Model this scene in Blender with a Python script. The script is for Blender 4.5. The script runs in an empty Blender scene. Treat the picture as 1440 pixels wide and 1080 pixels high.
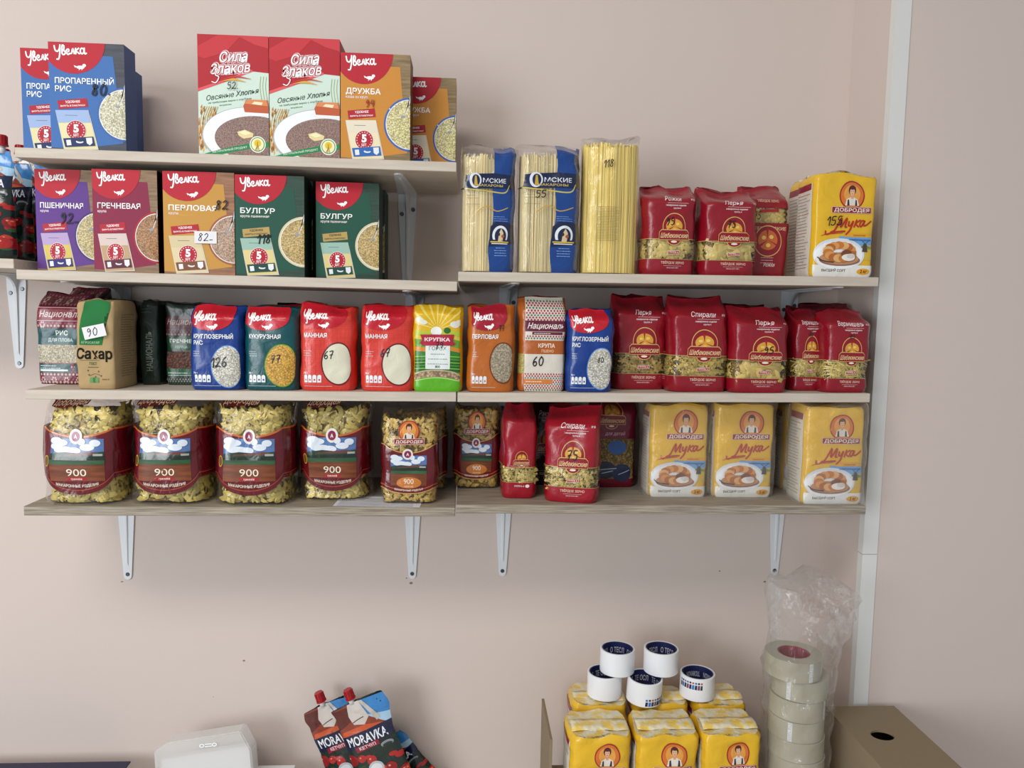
import bpy, bmesh, math, random
import numpy as np
from mathutils import Vector, Matrix, noise
from mathutils.geometry import tessellate_polygon

# ------------------------------------------------------------------ camera, world, light, exposure
SC = bpy.context.scene
COL = SC.collection
FPX = 1082.0
CAM = Vector((0.0, -1.25, 1.52))
yaw, pitch, roll = math.radians(3.6), math.radians(5.15), math.radians(1.1)
Fw = Vector((math.sin(yaw)*math.cos(pitch), math.cos(yaw)*math.cos(pitch), -math.sin(pitch)))
R0 = Vector((math.cos(yaw), -math.sin(yaw), 0)); U0 = R0.cross(Fw)
Rt = R0*math.cos(roll)+U0*math.sin(roll); Up = -R0*math.sin(roll)+U0*math.cos(roll)
cd = bpy.data.cameras.new('camera'); cam = bpy.data.objects.new('camera', cd); COL.objects.link(cam)
cd.sensor_width = 36; cd.lens = FPX/1440*36; cd.clip_start = 0.02
M3 = Matrix((Rt, Up, -Fw)).transposed()
cam.matrix_world = Matrix.Translation(CAM) @ M3.to_4x4()
SC.camera = cam
SC.view_settings.view_transform = 'Standard'; SC.view_settings.look = 'None'
SC.view_settings.gamma = 1; SC.view_settings.use_curve_mapping = False
SC.view_settings.exposure = 0.0
SC.cycles.transparent_max_bounces = 24
w = bpy.data.worlds.new('world'); SC.world = w; w.use_nodes = True
w.node_tree.nodes['Background'].inputs[0].default_value = (0.86, 0.93, 1.0, 1)
w.node_tree.nodes['Background'].inputs[1].default_value = 0.42

def area(name, loc, target, sx, sy, power, col):
    l = bpy.data.lights.new(name, 'AREA'); l.shape = 'RECTANGLE'; l.size = sx; l.size_y = sy
    l.energy = power; l.color = col
    o = bpy.data.objects.new(name, l); COL.objects.link(o); o.location = loc
    o.rotation_euler = (Vector(target)-Vector(loc)).to_track_quat('-Z', 'Y').to_euler()
    return o
area('ceiling_panel_light', (-0.8, -1.7, 2.72), (-0.8, -1.5, 0), 1.2, 0.6, 26, (1.0, 0.95, 0.90))
area('window_light', (-2.3, -2.9, 1.5), (-0.4, 0, 1.2), 1.5, 1.5, 56, (0.92, 0.96, 1.0))

def at(px, py, Y):
    d = Fw + (px-720)/FPX*Rt - (py-540)/FPX*Up
    return CAM + d*((Y-CAM.y)/d.y)

# ------------------------------------------------------------------ colours and materials
def lin(h):
    if not isinstance(h, str): return tuple(h)
    v = [int(h[i:i+2], 16)/255 for i in (0, 2, 4)]
    return tuple(c/12.92 if c <= .04045 else ((c+.055)/1.055)**2.4 for c in v)

MATS = {}
def newmat(name):
    m = bpy.data.materials.new(name); m.use_nodes = True
    nt = m.node_tree; b = nt.nodes['Principled BSDF']
    return m, nt, b
def N(nt, t, **k):
    n = nt.nodes.new(t)
    for a, v in k.items():
        if a.startswith('i_'): n.inputs[a[2:].replace('_', ' ')].default_value = v
        else: setattr(n, a, v)
    return n
def bump(nt, b, src, strength, dist):
    bn = N(nt, 'ShaderNodeBump'); bn.inputs['Strength'].default_value = strength; bn.inputs['Distance'].default_value = dist
    nt.links.new(src, bn.inputs['Height']); nt.links.new(bn.outputs[0], b.inputs['Normal']); return bn
def plain(name, col, rough=.5, metal=0, spec=.5, nscale=0, nstr=.1, var=0, ndist=.001):
    m, nt, b = newmat(name)
    c = lin(col)
    b.inputs['Base Color'].default_value = (*c, 1); b.inputs['Roughness'].default_value = rough
    b.inputs['Metallic'].default_value = metal; b.inputs['Specular IOR Level'].default_value = spec
    tc = N(nt, 'ShaderNodeTexCoord')
    no = N(nt, 'ShaderNodeTexNoise'); no.inputs['Scale'].default_value = nscale or 60; no.inputs['Detail'].default_value = 4
    nt.links.new(tc.outputs['Object'], no.inputs['Vector'])
    mx = N(nt, 'ShaderNodeMix', data_type='RGBA')
    k = 1-(var or .04)
    mx.inputs[6].default_value = (c[0]*k, c[1]*k, c[2]*k, 1); mx.inputs[7].default_value = (*c, 1)
    nt.links.new(no.outputs[0], mx.inputs[0]); nt.links.new(mx.outputs[2], b.inputs['Base Color'])
    if nscale: bump(nt, b, no.outputs[0], nstr, ndist)
    MATS[name] = m
    return m
def attr_mat(name, rough, coat=0, kind=None, scale=60, strength=.2, dist=.001, lo=.6, spec=.5, stretch=None):
    """print colour is a per-face attribute of the artwork; kind adds a procedural pattern"""
    m, nt, b = newmat(name)
    a = N(nt, 'ShaderNodeAttribute', attribute_name='Col')
    tc = N(nt, 'ShaderNodeTexCoord'); vec = tc.outputs['Object']
    if stretch:
        mp = N(nt, 'ShaderNodeMapping'); mp.inputs['Scale'].default_value = stretch
        nt.links.new(vec, mp.inputs[0]); vec = mp.outputs[0]
    b.inputs['Roughness'].default_value = rough; b.inputs['Coat Weight'].default_value = coat
    b.inputs['Coat Roughness'].default_value = .12; b.inputs['Specular IOR Level'].default_value = spec
    if kind == 'cells':
        vo = N(nt, 'ShaderNodeTexVoronoi'); vo.inputs['Scale'].default_value = scale
        nt.links.new(vec, vo.inputs['Vector'])
        sep = N(nt, 'ShaderNodeSeparateColor'); nt.links.new(vo.outputs['Color'], sep.inputs[0])
        mr = N(nt, 'ShaderNodeMapRange'); mr.inputs['To Min'].default_value = lo; mr.inputs['To Max'].default_value = 1.25
        nt.links.new(sep.outputs[0], mr.inputs[0])
        mr2 = N(nt, 'ShaderNodeMapRange'); mr2.inputs['From Min'].default_value = .15; mr2.inputs['From Max'].default_value = .75
        mr2.inputs['To Min'].default_value = 1.1; mr2.inputs['To Max'].default_value = .45
        nt.links.new(vo.outputs['Distance'], mr2.inputs[0])
        mu = N(nt, 'ShaderNodeMath', operation='MULTIPLY'); nt.links.new(mr.outputs[0], mu.inputs[0]); nt.links.new(mr2.outputs[0], mu.inputs[1])
        vm = N(nt, 'ShaderNodeVectorMath', operation='SCALE'); nt.links.new(a.outputs['Color'], vm.inputs[0]); nt.links.new(mu.outputs[0], vm.inputs['Scale'])
        nt.links.new(vm.outputs[0], b.inputs['Base Color'])
        if strength: bump(nt, b, mr2.outputs[0], strength, dist)
    elif kind == 'wood':
        wv = N(nt, 'ShaderNodeTexNoise'); wv.inputs['Scale'].default_value = scale; wv.inputs['Detail'].default_value = 3
        nt.links.new(vec, wv.inputs['Vector'])
        mr = N(nt, 'ShaderNodeMapRange'); mr.inputs['From Min'].default_value = .3; mr.inputs['From Max'].default_value = .7
        mr.inputs['To Min'].default_value = lo; mr.inputs['To Max'].default_value = 1.25
        nt.links.new(wv.outputs[0], mr.inputs[0])
        vm = N(nt, 'ShaderNodeVectorMath', operation='SCALE'); nt.links.new(a.outputs['Color'], vm.inputs[0]); nt.links.new(mr.outputs[0], vm.inputs['Scale'])
        nt.links.new(vm.outputs[0], b.inputs['Base Color'])
    elif kind == 'mottle':
        no = N(nt, 'ShaderNodeTexNoise'); no.inputs['Scale'].default_value = scale; no.inputs['Detail'].default_value = 5
        nt.links.new(vec, no.inputs['Vector'])
        mr = N(nt, 'ShaderNodeMapRange'); mr.inputs['From Min'].default_value = .40; mr.inputs['From Max'].default_value = .56
        nt.links.new(no.outputs[0], mr.inputs[0])
        mx = N(nt, 'ShaderNodeMix', data_type='RGBA'); mx.inputs[7].default_value = (.80, .73, .52, 1)
        nt.links.new(mr.outputs[0], mx.inputs[0]); nt.links.new(a.outputs['Color'], mx.inputs[6])
        nt.links.new(mx.outputs[2], b.inputs['Base Color']); bump(nt, b, no.outputs[0], 1.0, .004)
    else:
        nt.links.new(a.outputs['Color'], b.inputs['Base Color'])
        if kind == 'wrinkle':
            no = N(nt, 'ShaderNodeTexNoise'); no.inputs['Scale'].default_value = scale; no.inputs['Detail'].default_value = 2.5
            no.inputs['Distortion'].default_value = 1.5
            nt.links.new(vec, no.inputs['Vector']); bump(nt, b, no.outputs[0], strength, dist)
    MATS[name] = m
attr_mat('film', .33, .25, 'wrinkle', 38, .7, .0022, spec=.45)
attr_mat('gloss', .22, .5, 'wrinkle', 30, .8, .003)
attr_mat('carton', .5, .0, spec=.35)
attr_mat('paper', .85, 0, 'wrinkle', 45, .5, .002, spec=.2)
attr_mat('woodprint', .5, 0, 'wood', 30, lo=.6, stretch=(1, 1, 9))
attr_mat('grain', .5, 0, 'cells', 520, 0, .0005, lo=.75)
attr_mat('finegrain', .5, 0, 'cells', 750, 0, .0005, lo=.8)
attr_mat('ornament', .4, .2, 'cells', 190, 0, .0005, lo=.25)
attr_mat('food', .55, 0, 'cells', 260, .8, .002, lo=.6)
attr_mat('pasta', .42, .1, None)
attr_mat('mottle', .35, .2, 'mottle', 70)
def clear_mat(name, haze, gl, scale, strength, dist, tint=(1, 1, 1)):
    m, nt, b = newmat(name); nt.nodes.remove(b); out = nt.nodes['Material Output']
    tr = N(nt, 'ShaderNodeBsdfTransparent'); tr.inputs[0].default_value = (*tint, 1)
    gs = N(nt, 'ShaderNodeBsdfGlossy'); gs.inputs['Roughness'].default_value = .13; gs.inputs[0].default_value = (1, 1, 1, 1)
    df = N(nt, 'ShaderNodeBsdfDiffuse'); df.inputs[0].default_value = (.9, .9, .88, 1)
    tc = N(nt, 'ShaderNodeTexCoord')
    no = N(nt, 'ShaderNodeTexNoise'); no.inputs['Scale'].default_value = scale; no.inputs['Detail'].default_value = 3; no.inputs['Distortion'].default_value = 2
    nt.links.new(tc.outputs['Object'], no.inputs['Vector'])
    bn = N(nt, 'ShaderNodeBump'); bn.inputs['Strength'].default_value = strength; bn.inputs['Distance'].default_value = dist
    nt.links.new(no.outputs[0], bn.inputs['Height'])
    for s in (gs, df): nt.links.new(bn.outputs[0], s.inputs['Normal'])
    lw = N(nt, 'ShaderNodeFresnel'); lw.inputs['IOR'].default_value = 1.45
    mm = N(nt, 'ShaderNodeMath', operation='MULTIPLY'); mm.inputs[1].default_value = gl; nt.links.new(lw.outputs[0], mm.inputs[0])
    m1 = N(nt, 'ShaderNodeMixShader'); m1.inputs[0].default_value = haze
    tl = N(nt, 'ShaderNodeBsdfTranslucent'); tl.inputs[0].default_value = (.9, .9, .88, 1)
    md = N(nt, 'ShaderNodeMixShader'); md.inputs[0].default_value = .45
    nt.links.new(df.outputs[0], md.inputs[1]); nt.links.new(tl.outputs[0], md.inputs[2])
    nt.links.new(tr.outputs[0], m1.inputs[1]); nt.links.new(md.outputs[0], m1.inputs[2])
    mn = N(nt, 'ShaderNodeMath', operation='MINIMUM'); mn.inputs[1].default_value = .28; nt.links.new(mm.outputs[0], mn.inputs[0])
    m2 = N(nt, 'ShaderNodeMixShader'); nt.links.new(mn.outputs[0], m2.inputs[0])
    nt.links.new(m1.outputs[0], m2.inputs[1]); nt.links.new(gs.outputs[0], m2.inputs[2])
    nt.links.new(m2.outputs[0], out.inputs[0])
    MATS[name] = m
clear_mat('clear', .02, 1.1, 35, .9, .004)
clear_mat('wrap', .13, .8, 28, 1.0, .006)
clear_mat('bagfilm', .06, 1.0, 30, 1.0, .006)
clear_mat('translucent', .55, 1.0, 10, .1, .001)

# ------------------------------------------------------------------ object helpers
def tag(o, label=None, cat=None, group=None, kind=None):
    if label: o['label'] = label
    if cat: o['category'] = cat
    if group: o['group'] = group
    if kind: o['kind'] = kind
    return o
def empty(name, loc=(0, 0, 0), rot=(0, 0, 0)):
    o = bpy.data.objects.new(name, None); COL.objects.link(o); o.location = loc; o.rotation_euler = rot
    o.empty_display_size = .03
    return o
def link(name, me, parent=None):
    o = bpy.data.objects.new(name, me); COL.objects.link(o)
    if parent: o.parent = parent
    return o
def mesh_from(name, V, F, mats, mi=None, cols=None, normals=None, smooth=True):
    me = bpy.data.meshes.new(name)
    me.from_pydata([tuple(v) for v in V], [], F)
    for m in mats: me.materials.append(MATS[m] if isinstance(m, str) else m)
    if mi is not None: me.polygons.foreach_set('material_index', np.asarray(mi, dtype=np.int32))
    if cols is not None:
        ca = me.color_attributes.new('Col', 'FLOAT_COLOR', 'CORNER')
        n = np.fromiter((len(f) for f in F), dtype=np.int32, count=len(F))
        c = np.repeat(np.concatenate([np.asarray(cols, dtype=np.float32), np.ones((len(F), 1), np.float32)], 1), n, axis=0)
        ca.data.foreach_set('color', c.ravel())
    if smooth: me.polygons.foreach_set('use_smooth', np.ones(len(F), dtype=bool))
    if normals is not None: me.normals_split_custom_set_from_vertices([tuple(n) for n in normals])
    me.update()
    return me
def bm_obj(name, bm, mat, parent=None, smooth=False):
    me = bpy.data.meshes.new(name); bm.to_mesh(me); bm.free()
    me.materials.append(MATS[mat] if isinstance(mat, str) else mat)
    if smooth:
        me.polygons.foreach_set('use_smooth', np.ones(len(me.polygons), dtype=bool))
    return link(name, me, parent)
def add_box(bm, x0, y0, z0, x1, y1, z1, bev=0, mat4=None):
    r = bmesh.ops.create_cube(bm, size=1)
    for v in r['verts']:
        v.co = Vector(((v.co.x+.5)*(x1-x0)+x0, (v.co.y+.5)*(y1-y0)+y0, (v.co.z+.5)*(z1-z0)+z0))
    if bev:
        es = list({e for v in r['verts'] for e in v.link_edges})
        rr = bmesh.ops.bevel(bm, geom=es, offset=bev, segments=2, affect='EDGES', profile=.6)
    if mat4: 
        for v in r['verts']:
            if v.is_valid: v.co = mat4 @ v.co
def add_prism(bm, pts, axis, a, b):
    """extrude a 2D outline between a and b along an axis"""
    def mk(p, t):
        if axis == 'y': return (p[0], t, p[1])
        if axis == 'x': return (t, p[0], p[1])
        return (p[0], p[1], t)
    A = [bm.verts.new(mk(p, a)) for p in pts]; B = [bm.verts.new(mk(p, b)) for p in pts]
    bm.faces.new(A); bm.faces.new(B[::-1])
    for i in range(len(pts)):
        j = (i+1) % len(pts); bm.faces.new((A[i], B[i], B[j], A[j]))
    bmesh.ops.recalc_face_normals(bm, faces=bm.faces)
def add_cyl(bm, c, axis, r1, r2, L, seg=16):
    r = bmesh.ops.create_cone(bm, segments=seg, radius1=r1, radius2=r2, depth=L, cap_ends=True)
    q = Vector(axis).to_track_quat('Z', 'Y').to_matrix()
    for v in r['verts']: v.co = q @ v.co + Vector(c)

# ------------------------------------------------------------------ flat artwork (words, shapes) as vector layers
_txt = {}
def text_geo(s, bold=0, res=3):
    """outlines of the words, each contour with its own holes filled apart from the others: [(points, faces), ...]"""
    k = (s, bold)
    if k in _txt: return _txt[k]
    c = bpy.data.curves.new('t', 'FONT'); c.body = s; c.resolution_u = res; c.fill_mode = 'NONE'
    o = bpy.data.objects.new('t', c); m = o.to_mesh()
    V = np.array([v.co[:2] for v in m.vertices]); E = [tuple(e.vertices) for e in m.edges]
    o.to_mesh_clear(); bpy.data.objects.remove(o); bpy.data.curves.remove(c)
    nx = {}
    for a, b in E: nx.setdefault(a, []).append(b); nx.setdefault(b, []).append(a)
    seen = set(); loops = []
    for st in range(len(V)):
        if st in seen or st not in nx: continue
        lp = [st]; seen.add(st); cur = st
        while True:
            q = [b for b in nx[cur] if b not in seen]
            if not q: break
            # follow the vertex order so that the contour keeps its own direction
            cur = min(q) if len(lp) == 1 else q[0]; seen.add(cur); lp.append(cur)
        P = V[lp]; keep = []
        for i in range(len(P)):
            if not keep or np.hypot(*(P[i]-P[keep[-1]])) > max(1e-5, min(bold*.7, .012)): keep.append(i)
        P = P[keep]
        if len(P) > 2: loops.append(P)
    def ar(P): return .5*np.sum(P[:, 0]*np.roll(P[:, 1], -1)-np.roll(P[:, 0], -1)*P[:, 1])
    def inside(p, Q):
        r = False
        for i in range(len(Q)):
            a, b = Q[i-1], Q[i]
            if (a[1] > p[1]) != (b[1] > p[1]) and p[0] < (b[0]-a[0])*(p[1]-a[1])/(b[1]-a[1])+a[0]: r = not r
        return r
    # a contour is a hole when it lies inside a bigger one that runs the other way round
    sgn = [ar(P) for P in loops]; bb = [(P.min(0), P.max(0)) for P in loops]; owner = {}
    for i in range(len(loops)):
        c_ = [j for j in range(len(loops)) if j != i and abs(sgn[j]) > abs(sgn[i]) and sgn[j]*sgn[i] < 0 and (bb[j][0] <= bb[i][0]+1e-4).all() and (bb[j][1] >= bb[i][1]-1e-4).all() and sum(inside(p, loops[j]) for p in loops[i]) > .8*len(loops[i])]
        if c_: owner[i] = min(c_, key=lambda j: abs(sgn[j]))
    outer = [i for i in range(len(loops)) if i not in owner]; holes = {j: [i for i in owner if owner[i] == j] for j in outer}
    if bold:
        for k_ in range(len(loops)):
            P = loops[k_]; d0 = P-np.roll(P, 1, 0); d1 = np.roll(P, -1, 0)-P
            d0 /= np.hypot(d0[:, 0], d0[:, 1])[:, None]; d1 /= np.hypot(d1[:, 0], d1[:, 1])[:, None]
            n0 = np.stack([d0[:, 1], -d0[:, 0]], 1); n1 = np.stack([d1[:, 1], -d1[:, 0]], 1); nn = n0+n1
            L = np.maximum((nn*n1).sum(1), .5)[:, None]; s_ = np.sign(sgn[k_])*(-1 if k_ in owner else 1)
            loops[k_] = P+nn/L*bold*s_
    res_ = []
    for j in outer:
        parts = [loops[j]]+[loops[h] for h in holes[j]]
        F = tessellate_polygon([[Vector((p[0], p[1], 0)) for p in q] for q in parts])
        res_.append((np.concatenate(parts), [tuple(f) for f in F]))
    _txt[k] = res_
    return res_
def smooth_line(p, k=5):
    if len(p) < 3: return [np.array(a, float) for a in p]
    P = [np.array(a, float) for a in p]; P = [2*P[0]-P[1]]+P+[2*P[-1]-P[-2]]
    out = []
    for i in range(1, len(P)-2):
        for j in range(k):
            t = j/k; a, b, c, d = P[i-1], P[i], P[i+1], P[i+2]
            out.append(.5*((2*b)+(-a+c)*t+(2*a-5*b+4*c-d)*t*t+(-a+3*b-3*c+d)*t**3))
    out.append(P[-2]); return out
def clip_poly(pts, x0, y0, x1, y1):
    def cl(P, f, ip):
        out = []
        for i in range(len(P)):
            a, b = P[i-1], P[i]; fa, fb = f(a), f(b)
            if fa >= 0 and fb >= 0: out.append(b)
            elif fa >= 0: out.append(ip(a, b, fa, fb))
            elif fb >= 0: out.append(ip(a, b, fa, fb)); out.append(b)
        return out
    ip = lambda a, b, fa, fb: (a[0]+(b[0]-a[0])*fa/(fa-fb), a[1]+(b[1]-a[1])*fa/(fa-fb))
    for f in (lambda p: p[0]-x0, lambda p: x1-p[0], lambda p: p[1]-y0, lambda p: y1-p[1]):
        pts = cl(pts, f, ip)
        if len(pts) < 3: return []
    return pts
class Art:
    def __init__(s, W, H, D=50, mat='film'):
        s.W, s.H, s.D, s.mat = W, H, D, mat; s.it = []; s.layer = 0; s.cache = {}
    def _add(s, V, F, col, mat, same):
        if not same: s.layer += 1
        s.it.append((V, F, lin(col), mat or s.mat, s.layer))
    def poly(s, pts, col, mat=None, same=False, clip=True):
        if clip:
            pts = clip_poly([tuple(p) for p in pts], 0, 0, s.W, s.H)
        if len(pts) < 3: return
        s._add(np.array(pts, float), [tuple(range(len(pts)))], col, mat, same)
    def rect(s, x0, y0, x1, y1, col, **k): s.poly([(x0, y0), (x1, y0), (x1, y1), (x0, y1)], col, **k)
    def ell(s, cx, cy, rx, ry, col, n=30, a0=0, a1=360, **k):
        full = abs(a1-a0) >= 360
        m = n if full else n+1
        s.poly([(cx+rx*math.cos(math.radians(a0+(a1-a0)*i/n)), cy+ry*math.sin(math.radians(a0+(a1-a0)*i/n))) for i in range(m)], col, **k)
    def text(s, t, x, y, h, col, w=None, bold=.02, shear=0, rot=0, al='l', arc=0, mat=None, same=False):
        G = text_geo(t, bold)
        if not G: return
        A_ = np.concatenate([g[0] for g in G]); mn, mx = A_.min(0), A_.max(0)
        sc = h/.73; sx = sc if w is None else w/max(mx[0]-mn[0], 1e-6); wid = (mx[0]-mn[0])*sx
        r = math.radians(rot); c, q = math.cos(r), math.sin(r)
        if not same: s.layer += 1
        for V, F in G:
            X = (V[:, 0]-mn[0])*sx; Y = V[:, 1]*sc
            if al == 'c': X = X-wid/2
            elif al == 'r': X = X-wid
            X = X+Y*shear
            if arc: Y = Y+arc*(1-(X/(wid/2))**2)
            s.it.append((np.stack([x+X*c-Y*q, y+X*q+Y*c], 1), F, lin(col), mat or s.mat, s.layer))
    def strokes(s, lines, x, y, sx, sy, wd, col, shear=0, rot=0, mat=None, k=5, taper=0):
        r = math.radians(rot); c, q = math.cos(r), math.sin(r); s.layer += 1; C_ = lin(col)
        for li, ln in enumerate(lines):
            P = smooth_line(ln, k)
            P = [np.array(((p[0]*sx+p[1]*sy*shear), p[1]*sy)) for p in P]
            P = [np.array((x+p[0]*c-p[1]*q, y+p[0]*q+p[1]*c)) for p in P]
            n = len(P); pr = None; V, F = [], []
            for i in range(n):
                d = P[min(i+1, n-1)]-P[max(i-1, 0)]; L = np.hypot(*d) or 1; nn = np.array((-d[1], d[0]))/L
                h = wd/2*(1-taper*abs(2*i/(n-1)-1)) if n > 1 else wd/2
                V += [P[i]+nn*h, P[i]-nn*h]; cur = (len(V)-2, len(V)-1)
                if pr: F.append((pr[0], pr[1], cur[1], cur[0]))
                pr = cur
            s.it.append((np.array(V), F, C_, mat or s.mat, s.layer+li*.14))
            if taper < .5:
                for e, dl in ((P[0], .05), (P[-1], .09)):
                    s.it.append((np.array([e+wd/2*np.array((math.cos(a*.785), math.sin(a*.785))) for a in range(8)]), [tuple(range(8))], C_, mat or s.mat, s.layer+li*.14+dl))
        s.layer += 1
    def levels(s):
        """stacking height of every item: one more than the highest earlier item it overlaps"""
        n = len(s.it)
        if getattr(s, '_lv', None) is not None and len(s._lv) == n: return s._lv
        bb = np.array([(V[:, 0].min(), V[:, 1].min(), V[:, 0].max(), V[:, 1].max()) for V, *_ in s.it]); ly = np.floor(np.array([i[4] for i in s.it], float)+1e-6)
        fr = np.array([i[4] for i in s.it], float)-ly; lv = np.zeros(n)
        for k in range(n):
            m = (ly[:k] < ly[k]) & (bb[:k, 0] < bb[k, 2]) & (bb[:k, 2] > bb[k, 0]) & (bb[:k, 1] < bb[k, 3]) & (bb[:k, 3] > bb[k, 1])
            lv[k] = 1+(np.floor(lv[:k][m]+1e-6).max() if m.any() else 0)+(k*4 % 9)*.1
        s._lv = lv; s.maxlev = np.ceil(lv.max()) if n else 0
        return lv
    def cut(s, xc, yc):
        key = (tuple(xc), tuple(yc))
        if key in s.cache: return s.cache[key]
        lev = s.levels()
        bm = bmesh.new(); lay = bm.faces.layers.int.new('k')
        for k, (V, F, *_r) in enumerate(s.it):
            vs = [bm.verts.new((p[0], p[1], 0)) for p in V]
            for f in F:
                try: fc = bm.faces.new([vs[i] for i in f]); fc[lay] = k
                except ValueError: pass
        bmesh.ops.triangulate(bm, faces=bm.faces, quad_method='BEAUTY', ngon_method='EAR_CLIP')
        for ax, cs in ((0, xc), (1, yc)):
            for v in cs:
                co = (v, 0, 0) if ax == 0 else (0, v, 0); no = (1, 0, 0) if ax == 0 else (0, 1, 0)
                lim = [e for e in bm.edges if (e.verts[0].co[ax]-v)*(e.verts[1].co[ax]-v) < 0]
                if not lim: continue
                fs = {f for e in lim for f in e.link_faces}
                g = list(fs)+list({e for f in fs for e in f.edges})+list({q for f in fs for q in f.verts})
                bmesh.ops.bisect_plane(bm, geom=g, plane_co=co, plane_no=no, dist=1e-6)
        bm.verts.index_update()
        V = np.array([v.co[:2] for v in bm.verts]); F = [tuple(v.index for v in f.verts) for f in bm.faces]
        K = [f[lay] for f in bm.faces]; bm.free()
        # verts get the offset of their item (verts are never shared between items)
        L = np.zeros(len(V))
        for f, k in zip(F, K):
            for i in f: L[i] = lev[k]
        r = (V, F, K, L); s.cache[key] = r; return r

# script lettering drawn with strokes
UV = [[(0, .95), (.06, .6), (.25, .5), (.42, .75), (.47, 1.0)], [(.47, 1.0), (.43, .45), (.3, -.08), (.14, -.12)],
      [(.62, .72), (.6, .3), (.75, .24), (.86, .4), (.75, .55), (.6, .5)], [(.6, .68), (.66, .98), (.78, .9), (.74, .62), (.62, .52)],
      [(.97, .42), (1.15, .5), (1.12, .66), (.98, .6), (.96, .38), (1.06, .24), (1.22, .32)],
      [(1.27, .3), (1.36, .36), (1.48, .7), (1.56, .3)], [(1.7, .72), (1.68, .28)], [(1.95, .72), (1.72, .5), (1.84, .4), (1.98, .28)],
      [(2.36, .62), (2.2, .72), (2.08, .58), (2.08, .38), (2.2, .27), (2.34, .4), (2.37, .6)], [(2.4, .72), (2.38, .4), (2.44, .26), (2.54, .32)]]
MUKA = [[(-.1, -.05), (.2, .15), (.55, 1), (.6, .3), (.98, .98), (.95, .35), (1.08, .3)], [(1.2, .7), (1.2, .42), (1.38, .42), (1.52, .75), (1.4, .1), (1.15, -.25)],
        [(1.78, .8), (1.68, .3)], [(2.05, .78), (1.78, .54), (2.02, .3)], [(2.42, .7), (2.22, .74), (2.1, .47), (2.25, .3), (2.44, .74), (2.4, .42), (2.6, .38), (3.0, .68)],
        [(-.55, .05), (-.45, -.2), (.2, -.05), (1.0, -.02)]]
DG = {'0': [[(.3, 1), (.05, .6), (.15, .05), (.45, .1), (.55, .65), (.3, 1)]], '1': [[(.05, .65), (.35, 1), (.3, 0)]],
      '2': [[(.05, .8), (.3, 1), (.5, .75), (.3, .35), (.02, .02), (.3, .08), (.6, .05)]], '3': [[(.05, .9), (.4, 1), (.45, .7), (.2, .55), (.5, .35), (.35, .02), (.02, .1)]],
      '4': [[(.15, 1), (.05, .5), (.5, .5)], [(.42, .95), (.38, 0)]], '5': [[(.5, 1), (.15, .98), (.1, .6), (.45, .55), (.5, .2), (.25, 0), (.02, .1)]],
      '6': [[(.45, 1), (.15, .7), (.03, .25), (.25, 0), (.48, .2), (.35, .5), (.08, .35)]], '7': [[(.05, .95), (.5, 1), (.3, .4), (.22, 0)], [(.1, .5), (.45, .52)]],
      '8': [[(.45, .85), (.25, 1), (.1, .78), (.4, .4), (.35, .05), (.08, .1), (.15, .45), (.48, .85)]], '9': [[(.45, .75), (.25, 1), (.05, .75), (.2, .55), (.45, .75), (.4, .3), (.2, 0)]],
      '-': [[(.05, .15), (.45, .18)]], '.': [[(.1, .05), (.16, .07)]]}
def price(a, s, x, y, h, col='15131c', wd=None, rot=0, gap=.72):
    for ch in s:
        a.strokes(DG[ch], x, y, h*.95, h, wd or h*.13, col, shear=.15, rot=rot, k=4)
        x += h*gap*(.7 if ch in '-.1' else 1)*math.cos(math.radians(rot)); y += h*gap*math.sin(math.radians(rot))
def extra(base, fn):
    a = Art(base.W, base.H, base.D, base.mat); a.layer = 0; fn(a); return a

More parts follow.
